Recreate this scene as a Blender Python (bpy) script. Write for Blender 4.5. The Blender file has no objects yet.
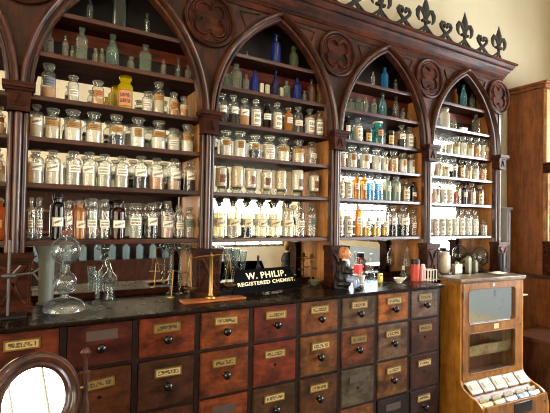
import bpy, bmesh, math, random
from mathutils import Vector, Matrix
PI = math.pi
rnd = random.Random(7)
S = bpy.context.scene
C = bpy.data.collections.new('shop'); S.collection.children.link(C)

# ------------------------------------------------------------------ camera
FPX, YAW, PIT, ROL, CY = 422.3, .5297, .0196, .0177, 208.96
EYE = Vector((0, 0, 1.6))
fwd = Vector((math.sin(YAW)*math.cos(PIT), math.cos(YAW)*math.cos(PIT), math.sin(PIT)))
rt = Vector((math.cos(YAW), -math.sin(YAW), 0)); up = rt.cross(fwd)
R_ = rt*math.cos(ROL)+up*math.sin(ROL); U_ = -rt*math.sin(ROL)+up*math.cos(ROL)
cam = bpy.data.cameras.new('camera'); co = bpy.data.objects.new('camera', cam); C.objects.link(co)
co.matrix_world = Matrix(((R_.x, U_.x, -fwd.x, 0), (R_.y, U_.y, -fwd.y, 0), (R_.z, U_.z, -fwd.z, EYE.z), (0, 0, 0, 1)))
cam.sensor_width = 36; cam.lens = FPX/550*36; cam.shift_y = (CY-206.5)/550; cam.clip_start = .02
S.camera = co

def at(x, y, Y):
    """point of the plane Y=const seen at a place of the photograph"""
    d = fwd*FPX + R_*(x-275) - U_*(y-CY); d = d*(Y/d.y)
    return Vector((d.x, Y, d.z+1.6))
def dep(P): return (Vector(P)-EYE).dot(fwd)

# ------------------------------------------------------------------ mesh builder
class MB:
    def __init__(s): s.v = []; s.f = []; s.m = []; s.uv = {}; s.cur = 0
    def add(s, vs, fs):
        b = len(s.v); s.v += [tuple(p) for p in vs]; s.f += [tuple(i+b for i in f) for f in fs]; s.m += [s.cur]*len(fs); return b
    def box(s, x0, x1, y0, y1, z0, z1):
        s.add([(x, y, z) for z in (z0, z1) for y in (y0, y1) for x in (x0, x1)],
              [(0, 2, 3, 1), (4, 5, 7, 6), (0, 1, 5, 4), (2, 6, 7, 3), (0, 4, 6, 2), (1, 3, 7, 5)]); return s
    def lathe(s, prof, n=20, c=(0, 0, 0), sy=1.0, sq=0, twist=0, flute=0):
        vs = []; fs = []
        for r, z in prof:
            for i in range(n):
                a = 2*PI*i/n+twist; cx, sx = math.cos(a), math.sin(a)
                if sq:
                    e = 2/sq; k = (abs(cx)**sq+abs(sx)**sq)**(-1/sq); cx *= k; sx *= k
                rr = r*(1+flute*math.cos(8*a))
                vs.append((c[0]+rr*cx, c[1]+rr*sx*sy, c[2]+z))
        for j in range(len(prof)-1):
            for i in range(n):
                k = (i+1) % n; fs.append((j*n+i, j*n+k, (j+1)*n+k, (j+1)*n+i))
        if prof[0][0] > 1e-5: fs.append(tuple(range(n))[::-1])
        if prof[-1][0] > 1e-5: fs.append(tuple((len(prof)-1)*n+i for i in range(n)))
        s.add(vs, fs); return s
    def tube(s, pts, rad, n=8, flat=1.0, cap=True, closed=False):
        pts = [Vector(p) for p in pts]; N = len(pts)
        if not hasattr(rad, '__len__'): rad = [rad]*N
        vs = []; pu = None
        for i, p in enumerate(pts):
            a = pts[(i-1) % N] if (closed or i) else p; b = pts[(i+1) % N] if (closed or i < N-1) else p
            t = (b-a).normalized()
            ref = Vector((0, 1, 0)) if abs(t.y) < .9 else Vector((0, 0, 1))
            u = t.cross(ref).normalized(); w = u.cross(t).normalized()
            for k in range(n):
                q = 2*PI*k/n; vs.append(p+u*math.cos(q)*rad[i]+w*math.sin(q)*rad[i]*flat)
        fs = []
        for i in range(N if closed else N-1):
            j = (i+1) % N
            for k in range(n): l = (k+1) % n; fs.append((i*n+k, i*n+l, j*n+l, j*n+k))
        if cap and not closed: fs += [tuple(range(n)), tuple((N-1)*n+k for k in range(n))[::-1]]
        s.add(vs, fs); return s
    def bar(s, a, b, r, n=8): return s.tube([a, b], r, n)
    def prism(s, poly, y0, y1):
        """polygon in x,z pushed from y0 to y1"""
        n = len(poly)
        s.add([(x, y0, z) for x, z in poly]+[(x, y1, z) for x, z in poly],
              [tuple(range(n)), tuple(range(n, 2*n))[::-1]]+[(i, i+n, (i+1) % n+n, (i+1) % n) for i in range(n)]); return s
    def ext_x(s, prof, x0, x1, dx0=None, dx1=None):
        """profile in y,z pushed along x; dx = end shift per point (mitre)"""
        n = len(prof); d0 = dx0 or [0]*n; d1 = dx1 or [0]*n
        s.add([(x0+d0[i], p[0], p[1]) for i, p in enumerate(prof)]+[(x1+d1[i], p[0], p[1]) for i, p in enumerate(prof)],
              [tuple(range(n))[::-1], tuple(range(n, 2*n))]+[(i, (i+1) % n, (i+1) % n+n, i+n) for i in range(n)]); return s
    def ell(s, c, r, n=14, m=9, rot=None):
        vs = []; fs = []
        for j in range(m+1):
            t = PI*j/m
            for i in range(n):
                a = 2*PI*i/n; p = Vector((r[0]*math.sin(t)*math.cos(a), r[1]*math.sin(t)*math.sin(a), -r[2]*math.cos(t)))
                if rot: p = rot @ p
                vs.append(p+Vector(c))
        for j in range(m):
            for i in range(n): k = (i+1) % n; fs.append((j*n+i, j*n+k, (j+1)*n+k, (j+1)*n+i))
        s.add(vs, fs); return s
    def mesh(s, name, smooth=35, mats=()):
        me = bpy.data.meshes.new(name); bm = bmesh.new()
        vv = [bm.verts.new(p) for p in s.v]
        for f, m in zip(s.f, s.m):
            try:
                q = bm.faces.new([vv[i] for i in f]); q.material_index = m
            except ValueError: pass
        bmesh.ops.remove_doubles(bm, verts=bm.verts, dist=1e-5)
        bmesh.ops.recalc_face_normals(bm, faces=bm.faces)
        if smooth:
            for f in bm.faces: f.smooth = True
            for e in bm.edges:
                if len(e.link_faces) == 2 and e.calc_face_angle(0) > math.radians(smooth): e.smooth = False
        bm.to_mesh(me); bm.free()
        for m in mats: me.materials.append(m)
        return me
    def build(s, name, mat, parent=None, loc=(0, 0, 0), rotz=0, bevel=0, smooth=35, color=None, label=None):
        mats = mat if isinstance(mat, (list, tuple)) else [mat]
        o = link(name, s.mesh(name, smooth, mats), parent, loc, rotz)
        if bevel:
            b = o.modifiers.new('edge', 'BEVEL'); b.width = bevel; b.segments = 2; b.limit_method = 'ANGLE'; b.angle_limit = .6
        if color: o.color = (*color, 1)
        if label: o['label'] = label
        return o
def link(name, data, parent=None, loc=(0, 0, 0), rotz=0):
    o = bpy.data.objects.new(name, data); C.objects.link(o); o.location = loc; o.rotation_euler = (0, 0, rotz)
    if parent: o.parent = parent
    return o
def tag(o, label=None, cat=None, group=None, kind=None):
    for k, v in (('label', label), ('category', cat), ('group', group), ('kind', kind)):
        if v: o[k] = v
    return o
def thing(name, label, cat, loc=(0, 0, 0), rotz=0, group=None):
    return tag(link(name, None, None, loc, rotz), label, cat, group)
def struct(o): o['kind'] = 'structure'; return o

# ------------------------------------------------------------------ materials
def lin(r, g, b):
    f = lambda c: (c/255/12.92) if c/255 <= .04045 else ((c/255+.055)/1.055)**2.4
    return (f(r), f(g), f(b))
class NT:
    def __init__(s, name):
        s.m = bpy.data.materials.new(name); s.m.use_nodes = True; s.t = s.m.node_tree; s.t.nodes.clear()
        s.out = s.n('ShaderNodeOutputMaterial')
    def n(s, typ, **kw):
        x = s.t.nodes.new(typ)
        for k, v in kw.items():
            if hasattr(x, k): setattr(x, k, v)
            else: x.inputs[k.replace('_', ' ')].default_value = v
        return x
    def l(s, a, b): s.t.links.new(a, b)
    def val(s, sock, v):
        if hasattr(v, 'is_linked'): s.l(v, sock)
        else: sock.default_value = (*v, 1) if isinstance(v, tuple) and len(v) == 3 else v
    def math(s, op, a, b=0.0, clamp=False):
        x = s.n('ShaderNodeMath'); x.operation = op; x.use_clamp = clamp; s.val(x.inputs[0], a); s.val(x.inputs[1], b); return x.outputs[0]
    def mix(s, f, a, b, mode='MIX'):
        x = s.n('ShaderNodeMix'); x.data_type = 'RGBA'; x.blend_type = mode
        s.val(x.inputs[0], f); s.val(x.inputs[6], a); s.val(x.inputs[7], b); return x.outputs[2]
    def coord(s, sc=(1, 1, 1), kind='Object', rand=True):
        tc = s.n('ShaderNodeTexCoord'); mp = s.n('ShaderNodeMapping'); mp.inputs['Scale'].default_value = sc; s.l(tc.outputs[kind], mp.inputs[0])
        if rand:
            oi = s.n('ShaderNodeObjectInfo'); cx = s.n('ShaderNodeCombineXYZ')
            r = s.math('MULTIPLY', oi.outputs['Random'], 37.0)
            for i in range(3): s.l(r, cx.inputs[i])
            s.l(cx.outputs[0], mp.inputs['Location'])
        return mp.outputs[0]
    def noise(s, vec, scale=5, det=4, rough=.55, dist=0):
        x = s.n('ShaderNodeTexNoise'); s.l(vec, x.inputs['Vector']); x.inputs['Scale'].default_value = scale
        x.inputs['Detail'].default_value = det; x.inputs['Roughness'].default_value = rough; x.inputs['Distortion'].default_value = dist
        return x.outputs['Fac']
    def ramp(s, f, *st):
        x = s.n('ShaderNodeValToRGB'); s.l(f, x.inputs[0]); e = x.color_ramp.elements
        while len(e) < len(st): e.new(.5)
        for i, (p, c) in enumerate(st): e[i].position = p; e[i].color = (*c, 1) if len(c) == 3 else c
        return x.outputs[0]
    def bump(s, h, st=.3, d=.01):
        x = s.n('ShaderNodeBump'); s.l(h, x.inputs['Height']); x.inputs['Strength'].default_value = st; x.inputs['Distance'].default_value = d; return x.outputs[0]
    def pr(s, col, rough=.5, metal=0, coat=0, spec=.5, normal=None, coatr=.1):
        p = s.n('ShaderNodeBsdfPrincipled'); s.val(p.inputs['Base Color'], col); s.val(p.inputs['Roughness'], rough)
        p.inputs['Metallic'].default_value = metal; p.inputs['Coat Weight'].default_value = coat; p.inputs['Coat Roughness'].default_value = coatr
        p.inputs['Specular IOR Level'].default_value = spec
        if normal: s.l(normal, p.inputs['Normal'])
        s.l(p.outputs[0], s.out.inputs[0]); return p

def wood(name, dark, light, sc=(1, 1, 6), rough=.4, coat=.4, coatr=.2, obj=False, blotch=.5, grain=9, spec=.25):
    t = NT(name); v = t.coord(tuple(grain*(1.0/max(k, .01)) if k > 1 else grain for k in sc))
    g = t.noise(v, 3.2, 6, .6, .6); v2 = t.coord((1, 1, 1)); b = t.noise(v2, 9, 5, .68)
    f = t.ramp(g, (.3, (0, 0, 0)), (.7, (1, 1, 1)))
    if obj:
        oi = t.n('ShaderNodeObjectInfo'); base = oi.outputs['Color']
        c = t.mix(f, t.mix(1.0, base, (.45, .38, .34), 'MULTIPLY'), base)
    else: c = t.mix(f, dark, light)
    bl = t.ramp(b, (.38, (1-blotch,)*3), (.62, (1, 1, 1)))
    c = t.mix(1.0, c, bl, 'MULTIPLY')
    t.pr(c, t.math('ADD', t.math('MULTIPLY', b, .2), rough-.1), coat=coat, coatr=coatr, spec=spec, normal=t.bump(g, .15, .004)); return t.m
def plain(name, col, rough=.5, metal=0, coat=0, nz=0, spec=.5):
    t = NT(name)
    if nz:
        g = t.noise(t.coord(), nz, 4, .6); c = t.mix(g, tuple(k*.72 for k in col), tuple(min(1, k*1.2) for k in col))
    else: c = col
    t.pr(c, rough, metal, coat, spec); return t.m

M = {}
M['mahog'] = wood('dark_mahogany', lin(20, 9, 5), lin(92, 43, 19), (1, 1, 8), .42, .5, .16, blotch=.6, spec=.3)
M['mahogx'] = wood('dark_mahogany_across', lin(20, 9, 5), lin(88, 41, 19), (8, 1, 1), .55, .05, .12, blotch=.6, spec=.1)
M['spandrel'] = wood('dull_spandrel_wood', lin(20, 9, 5), lin(86, 40, 18), (1, 1, 8), .5, .12, .12, blotch=.6)
M['shelf'] = wood('shelf_wood', lin(22, 9, 5), lin(72, 32, 16), (8, 1, 1), .62, .0, .3, blotch=.4, spec=.06)
M['edge'] = wood('polished_shelf_edge', lin(32, 15, 10), lin(92, 42, 24), (8, 1, 1), .36, .4, .2, blotch=.4, spec=.5)
M['side'] = wood('warm_side_panel', lin(156, 96, 46), lin(220, 152, 84), (1, 1, 8), .5, .2, .3, blotch=.3)
M['backd'] = plain('dark_back_board', lin(26, 14, 10), .6, 0, 0, 8)
M['backw'] = wood('red_back_board', lin(60, 22, 12), lin(140, 62, 36), (10, 1, 1), .5, .1, .4, blotch=.5)
M['drawer'] = wood('drawer_front', None, None, (4, 1, 1), .42, .15, .2, obj=True, blotch=.72, grain=14)
M['counter'] = wood('dark_counter_top', lin(12, 7, 5), lin(32, 20, 15), (8, 1, 1), .28, .0, .12, blotch=.3, spec=.12)
M['frame'] = wood('dark_chest_frame', lin(14, 7, 6), lin(40, 20, 15), (8, 1, 1), .42, .1, .3, blotch=.3)
M['oak'] = wood('golden_oak', lin(138, 84, 26), lin(196, 134, 52), (1, 1, 7), .42, .3, .25, blotch=.3)
M['oakd'] = wood('oak_door_frame', lin(112, 72, 34), lin(164, 112, 58), (1, 1, 7), .45, .25, .25, blotch=.3)
M['brown'] = wood('brown_pine', lin(96, 52, 22), lin(146, 86, 40), (1, 1, 8), .5, .25, .3, blotch=.3)
M['walnut'] = wood('walnut', lin(36, 20, 14), lin(88, 52, 38), (1, 1, 5), .32, .7, .12, blotch=.3)
M['floor'] = wood('floor_boards', lin(70, 44, 28), lin(120, 80, 52), (1, 8, 1), .4, .2, .3)
M['tablet'] = wood('orange_scale_base', lin(150, 76, 34), lin(206, 122, 62), (6, 1, 1), .35, .4, .2)
M['iron'] = plain('black_cresting', lin(24, 20, 17), .5, 0, 0, 30, .3)
M['blackw'] = plain('black_gloss', lin(16, 15, 15), .3, 0, .3)
M['board'] = plain('black_sign_board', lin(7, 7, 8), .7, 0, 0, 0, .03)
M['gilt'] = plain('gilt_letters', lin(252, 236, 190), .5, 0)
M['brass'] = plain('brass', lin(166, 134, 76), .38, 1.0)
M['brasso'] = plain('old_brass', lin(140, 112, 54), .38, .8, 0, 60)
M['knob'] = plain('black_knob', lin(8, 7, 7), .16, 0, 0, 0, .5)
M['steel'] = plain('grey_metal', lin(150, 152, 154), .32, .9)
M['dsteel'] = plain('dull_dark_metal', lin(84, 80, 76), .45, .6, 0, 40)
M['porc'] = plain('white_porcelain', lin(232, 222, 204), .18, 0, .5)
M['greyp'] = plain('grey_paint', lin(168, 170, 178), .3, .3, .4, 6)
M['cork'] = plain('cork', lin(140, 92, 52), .8, 0, 0, 40)
M['redtin'] = plain('red_tin', lin(206, 74, 56), .35, 0, .3, 20)
M['dark'] = plain('dark_recess', lin(14, 9, 8), .8)
M['silver'] = plain('silver_foil', lin(190, 198, 208), .22, .9, 0, 25)
M['pewter'] = plain('pewter', lin(150, 148, 122), .4, .5, 0, 12)
def emit(name, col, st):
    t = NT(name); e = t.n('ShaderNodeEmission'); t.val(e.inputs[0], col); e.inputs[1].default_value = st; t.l(e.outputs[0], t.out.inputs[0]); return t.m
def wallmat(name, col, amt=.12):
    t = NT(name); v = t.coord(rand=False); g = t.noise(v, 1.3, 5, .6); h = t.noise(v, 40, 3, .6)
    c = t.mix(t.ramp(g, (.35, (0, 0, 0)), (.65, (1, 1, 1))), tuple(k*(1-amt) for k in col), col)
    t.pr(c, .8, normal=t.bump(h, .08, .004)); return t.m
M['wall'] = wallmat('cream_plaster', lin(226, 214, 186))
M['ceil'] = wallmat('white_ceiling', lin(226, 214, 188))
t = NT('mirror_glass'); g = t.noise(t.coord(), 9, 3, .6)
t.pr(t.mix(t.ramp(g, (.3, (0, 0, 0)), (.75, (1, 1, 1))), (.80, .80, .77), (.88, .88, .86)), .02, 1.0); M['mirror'] = t.m
t = NT('foxed_mirror'); g = t.noise(t.coord(), 14, 6, .7)
t.pr(t.mix(t.ramp(g, (.60, (1, 1, 1)), (.70, (0, 0, 0))), lin(150, 160, 168), lin(232, 242, 248)), t.math('MULTIPLY', g, .2), 1.0); M['foxed'] = t.m
def glassmat(name, edge=.28, refl=1.0, body=0.0):
    t = NT(name); oi = t.n('ShaderNodeObjectInfo'); lw = t.n('ShaderNodeLayerWeight'); lw.inputs[0].default_value = .5
    sch = t.math('ADD', t.math('MULTIPLY', t.math('POWER', lw.outputs['Facing'], 4.0), .9), .045)
    e = t.ramp(lw.outputs['Facing'], (.35, (1, 1, 1)), (.95, (edge, edge, edge*.97)))
    tr = t.n('ShaderNodeBsdfTransparent'); t.l(t.mix(1.0, oi.outputs['Color'], e, 'MULTIPLY'), tr.inputs[0])
    gl = t.n('ShaderNodeBsdfGlossy'); gl.inputs['Roughness'].default_value = .04
    ms = t.n('ShaderNodeMixShader'); t.l(t.math('MULTIPLY', sch, refl, True), ms.inputs[0]); t.l(tr.outputs[0], ms.inputs[1]); t.l(gl.outputs[0], ms.inputs[2])
    last = ms
    if body:
        d = t.n('ShaderNodeBsdfDiffuse'); t.l(oi.outputs['Color'], d.inputs[0]); tl = t.n('ShaderNodeBsdfTranslucent'); t.l(oi.outputs['Color'], tl.inputs[0])
        a = t.n('ShaderNodeMixShader'); t.l(d.outputs[0], a.inputs[1]); t.l(tl.outputs[0], a.inputs[2])
        b = t.n('ShaderNodeMixShader'); b.inputs[0].default_value = body; t.l(ms.outputs[0], b.inputs[1]); t.l(a.outputs[0], b.inputs[2]); last = b
    t.l(last.outputs[0], t.out.inputs[0]); return t.m
M['glass'] = glassmat('bottle_glass', .30, 1.6, .05)
M['gstop'] = glassmat('ground_glass_stopper', .6, 1.3, .16)
M['lab_glass'] = glassmat('laboratory_glass', .42, 1.5, .05)
M['tint'] = glassmat('tinted_glass', .6, 1.5, .32)
M['pale'] = glassmat('pale_old_glass', .4, 1.5, .13)
M['liquid'] = glassmat('coloured_liquid', .8, .6, .4)
t = NT('powder'); oi = t.n('ShaderNodeObjectInfo'); g = t.noise(t.coord(), 30, 4, .7)
pc = t.mix(g, t.mix(1.0, oi.outputs['Color'], (.86, .83, .8), 'MULTIPLY'), oi.outputs['Color']); pb = t.pr(pc, .85, spec=.2)
ptl = t.n('ShaderNodeBsdfTranslucent'); t.l(pc, ptl.inputs[0]); pmx = t.n('ShaderNodeMixShader'); pmx.inputs[0].default_value = .35
t.l(pb.outputs[0], pmx.inputs[1]); t.l(ptl.outputs[0], pmx.inputs[2]); t.l(pmx.outputs[0], t.out.inputs[0]); M['powder'] = t.m
def labmat(name, script=False):
    t = NT(name); oi = t.n('ShaderNodeObjectInfo'); uv = t.n('ShaderNodeTexCoord'); sp = t.n('ShaderNodeSeparateXYZ'); t.l(uv.outputs['UV'], sp.inputs[0])
    u, v = sp.outputs[0], sp.outputs[1]
    r = t.math('MULTIPLY', oi.outputs['Random'], 50.0)
    cx = t.n('ShaderNodeCombineXYZ'); t.l(t.math('ADD', t.math('MULTIPLY', u, 22.0), r), cx.inputs[0]); t.l(t.math('MULTIPLY', v, 8.0), cx.inputs[1])
    nz = t.noise(cx.outputs[0], 1.0, 1, .5)
    if script:
        d = t.math('ABSOLUTE', t.math('SUBTRACT', t.math('SUBTRACT', v, .25), t.math('MULTIPLY', u, .5)))
        band = t.math('LESS_THAN', d, .13)
    else:
        a = t.math('LESS_THAN', t.math('ABSOLUTE', t.math('SUBTRACT', v, .66)), .11); b = t.math('LESS_THAN', t.math('ABSOLUTE', t.math('SUBTRACT', v, .34)), .11)
        band = t.math('MAXIMUM', a, b)
    ins = t.math('LESS_THAN', t.math('ABSOLUTE', t.math('SUBTRACT', u, .5)), .36)
    ink = t.math('MULTIPLY', t.math('MULTIPLY', band, ins), t.math('GREATER_THAN', nz, .44))
    bd = t.math('MAXIMUM', t.math('GREATER_THAN', t.math('ABSOLUTE', t.math('SUBTRACT', u, .5)), .455), t.math('GREATER_THAN', t.math('ABSOLUTE', t.math('SUBTRACT', v, .5)), .43))
    ink = t.math('MAXIMUM', t.math('MULTIPLY', ink, .85), t.math('MULTIPLY', bd, .6))
    st = t.noise(t.coord(), 25, 3, .6)
    base = t.mix(st, t.mix(1.0, oi.outputs['Color'], (.8, .76, .68), 'MULTIPLY'), oi.outputs['Color'])
    t.pr(t.mix(ink, base, (.012, .01, .01)), .5); return t.m
t = NT('drawer_card'); oi = t.n('ShaderNodeObjectInfo'); tc = t.n('ShaderNodeTexCoord'); sp = t.n('ShaderNodeSeparateXYZ'); t.l(tc.outputs['UV'], sp.inputs[0])
cx = t.n('ShaderNodeCombineXYZ'); t.l(t.math('ADD', t.math('MULTIPLY', sp.outputs[0], 11.0), t.math('MULTIPLY', oi.outputs['Random'], 60.0)), cx.inputs[0]); t.l(t.math('MULTIPLY', sp.outputs[1], 2.4), cx.inputs[1])
nz = t.noise(cx.outputs[0], 1.0, 3, .7, .6)
ins = t.math('MULTIPLY', t.math('LESS_THAN', t.math('ABSOLUTE', t.math('SUBTRACT', sp.outputs[0], .5)), .43), t.math('LESS_THAN', t.math('ABSOLUTE', t.math('SUBTRACT', sp.outputs[1], .5)), .33))
t.pr(t.mix(t.math('MULTIPLY', t.math('MULTIPLY', t.math('GREATER_THAN', nz, .47), ins), .9), oi.outputs['Color'], (.02, .014, .008)), .45); M['card'] = t.m
M['lab'] = labmat('printed_label'); M['script'] = labmat('handwritten_label', True)

# ------------------------------------------------------------------ room
RX0, RX1, RY0, RY1, RZ = -2.6, 5.2, -3.2, 2.56, 4.7
struct(MB().box(RX0, RX1, RY0, RY1, -.1, 0).build('floor', M['floor']))
struct(MB().box(RX0, RX1, RY0, RY1, RZ, RZ+.1).build('ceiling', M['ceil']))
struct(MB().box(RX0-.1, RX1+.1, RY1, RY1+.1, 0, RZ).build('wall_shelves', wallmat('cream_plaster_shaded', lin(182, 172, 146))))  # same plaster as the other walls, with dimmer light put into its colour
def wall_holes(name, ax, p0, p1, a0, a1, holes):
    """a wall with rectangular window openings; ax 'x': wall of constant y running along x"""
    m = MB(); holes = sorted(holes); x = a0
    def bx(u0, u1, z0, z1):
        if u1-u0 > 1e-4 and z1-z0 > 1e-4:
            m.box(u0, u1, p0, p1, z0, z1) if ax == 'x' else m.box(p0, p1, u0, u1, z0, z1)
    for (h0, h1, z0, z1) in holes:
        bx(x, h0, 0, RZ); bx(h0, h1, 0, z0); bx(h0, h1, z1, RZ); x = h1
    bx(x, a1, 0, RZ); return struct(m.build(name, M['wall'], smooth=0))
WR = [(-1.75, -.2, 1.2, 2.85), (.2, 1.42, 1.12, 2.95)]
WL = [(-2.4, -.6, .9, 3.0), (.0, 1.5, 1.0, 3.0)]  # added openings for the fill light from the left
WB = [(-2.2, -1.2, 1.2, 2.6), (3.25, 5.05, .95, 2.02)]
wall_holes('wall_right', 'y', RX1, RX1+.12, RY0, RY1, WR)
wall_holes('wall_left', 'y', RX0-.12, RX0, RY0, RY1, WL)
wall_holes('wall_behind', 'x', RY0-.12, RY0, RX0, RX1, WB)
nwin = [0]
def window(ax, p, a0, a1, z0, z1, mat, nx, nz):
    nwin[0] += 1; m = MB(); w = .035
    def bx(u0, u1, za, zb, d=.03):
        m.box(u0, u1, p-d, p+d, za, zb) if ax == 'x' else m.box(p-d, p+d, u0, u1, za, zb)
    bx(a0, a1, z0, z0+w*1.5); bx(a0, a1, z1-w, z1); bx(a0, a0+w, z0, z1); bx(a1-w, a1, z0, z1)
    for i in range(1, nx): u = a0+(a1-a0)*i/nx; bx(u-.014, u+.014, z0, z1, .018)
    for i in range(1, nz): z = z0+(z1-z0)*i/nz; bx(a0, a1, z-.014, z+.014, .018)
    f = struct(m.build('window_%d' % nwin[0], M['walnut'], smooth=0))
    g = MB(); q = .06 if p > 0 else -.06
    if ax == 'x': g.box(a0, a1, p+q-.005, p+q+.005, z0, z1)
    else: g.box(p+q-.005, p+q+.005, a0, a1, z0, z1)
    g.build('pane', mat, f, smooth=0)
day = emit('bright_daylight', (.93, .97, 1.0), 34.0)
day2 = emit('soft_daylight', (.80, .90, 1.0), 12.0)
warm = emit('warm_daylight', (1.0, .92, .72), 9.0)
left_fill = emit('left_fill_glow', (1.0, .86, .68), 10.0)
window('y', RX1+.05, *WR[0][:2], *WR[0][2:], day2, 2, 3)
window('y', RX1+.05, *WR[1][:2], *WR[1][2:], day, 1, 1)
for w_ in WL: window('y', RX0-.05, *w_[:2], *w_[2:], left_fill, 2, 3)  # added left windows: glowing panes out of view that brighten cabinet and room
window('x', RY0-.05, *WB[0][:2], *WB[0][2:], warm, 2, 3)  # added window out of view, serves as a warm light source
window('x', RY0-.05, *WB[1][:2], *WB[1][2:], warm, 3, 1)
# dark boxes added out of direct view to darken the mirror reflections
struct(MB().box(2.55, RX1-.3, RY0, RY0+.2, 3.2, 4.3).build('added_dark_beam', M['backd']))
struct(MB().box(RX1-.2, RX1, -3.0, .3, 3.0, 4.3).build('added_dark_box', M['backd']))  # added dark box that the upper mirrors reflect
struct(MB().box(RX1-.02, RX1, -1.75, 1.7, .3, 1.10).build('added_blue_panel', plain('blue_grey_reflection', lin(176, 196, 216), .6)))  # added panel, its colour gives the mirrors a bluish reflection

# added fill lamps, out of view, to brighten the room
for i, (x, y) in enumerate([(-.6, .2), (2.2, .3)]):
    l = thing('added_fill_lamp', 'added unseen fill lamp hanging %s' % ('left of the photographer' if i == 0 else 'right of the photographer'), 'lamp', (x, y, RZ), 0, 'added fill lamps')
    MB().lathe([(.0, -.03), (.06, -.03), (.06, 0), (0, 0)], 16).bar((0, 0, -.95), (0, 0, -.02), .006).build('fill_lamp_rod', M['brass'], l)
    MB().ell((0, 0, -1.06), (.13, .13, .12), 20, 12).build('fill_lamp_globe', emit('fill_lamp_glow', (1, .86, .68), 22.0), l)

# ------------------------------------------------------------------ the shelving cabinet
X0, BW = -.0476, .9333
XK = [X0+BW*k for k in range(-1, 5)]          # column axes, XK[1] is the leftmost one in full view
YF, YS, YB = 2.29, 2.315, 2.49               # facade front, shelf front edge, mirror
ZS = [2.59, 2.378, 2.163, 1.965, 1.742, 1.469]; TH = .022
ZC = 1.145
cab = thing('apothecary_cabinet', 'tall dark mahogany shelving cabinet with pointed arches, mirror back and black cresting', 'cabinet', (1.8, 2.4, ZC))
OFF = (-1.8, -2.4, -ZC)
def cp(mb, name, mat, **k):      # a part of the cabinet, built in room coordinates
    return mb.build(name, mat, cab, OFF, **k)
XL, XR = XK[0], XK[5]
for i in range(5):
    a, b = XK[i]+.03, XK[i+1]-.03
    for z in ZS:
        if i == 0 and z > 2.4: continue
        sh = cp(MB().box(a, b, YS, YB-.002, z-TH, z), 'shelf', M['shelf'])
        MB().box(a, b, YS-.007, YS, z-TH-.001, z+.0005).build('shelf_edge', M['edge'], sh, bevel=.003)
    cp(MB().box(a, b, YB, YB+.012, ZC+.03, ZS[1]-TH), 'mirror', M['mirror'])
    cp(MB().box(a, b, YB, YB+.012, ZS[1]-TH, 2.93), 'back_board', M['backd'])
    cp(MB().box(a, b, YB-.01, YB, 2.50, 2.568), 'back_rail', M['backw'])
    cp(MB().box(a, b, YB-.01, YB+.012, ZC+.001, ZC+.03), 'lower_rail', M['shelf'])
for k in range(6):
    x = XK[k]; w = .03
    cp(MB().box(x-w, x+w, YS+.005, YB+.012, ZC+.001, 2.9), 'divider', M['side'])
# columns
for k in range(6):
    x = XK[k]
    m = MB().box(x-.042, x+.042, YF, YS+.004, 1.415, 2.09)
    for dx, r, dy in ((-.028, .011, 0), (0, .018, -.008), (.028, .011, 0)):
        m.lathe([(r, 1.415), (r, 2.08)], 14, (x+dx, YF+dy, 0))
    c = cp(m, 'column', M['mahog'])
    m = MB()
    m.prism([(x-.042, 2.065), (x+.042, 2.065), (x+.05, 2.165), (x-.05, 2.165)], YF-.045, YS+.002)
    m.box(x-.047, x+.047, YF-.05, YS, 2.065, 2.077)
    m.box(x-.066, x+.066, YF-.068, YS+.003, 2.17, 2.196).box(x-.057, x+.057, YF-.056, YS+.003, 2.158, 2.171)
    m.tube([(x-.022, YF-.047, 2.09), (x+.022, YF-.047, 2.09), (x, YF-.049, 2.145)], .0045, 6, closed=True)
    m.build('capital', M['mahogx'], c, bevel=.002)
    m = MB(); yf = YF-.055; pw = .07
    m.box(x-pw, x+pw, yf, YS+.003, ZC+.001, 1.39)
    m.box(x-pw-.01, x+pw+.01, yf-.012, YS+.004, 1.39, 1.415).box(x-pw-.005, x+pw+.005, yf-.006, YS+.004, 1.378, 1.392)
    m.box(x-pw-.008, x+pw+.008, yf-.01, YS+.004, ZC+.001, ZC+.03)
    for sgn in (-1, 1):          # raised interlaced cross carving
        pts = []
        for q in range(9):
            u = -1+q/4; pts.append((x+.052*u, yf-.001, 1.275+sgn*.085*math.sin(u*PI/2.0)))
        m.tube(pts, .011, 6, .8)
    m.tube([(x-.058, yf, 1.185), (x+.058, yf, 1.185), (x+.058, yf, 1.368), (x-.058, yf, 1.368)], .005, 6, closed=True)
    m.build('plinth', M['mahogx'], c, bevel=.0015)
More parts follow.
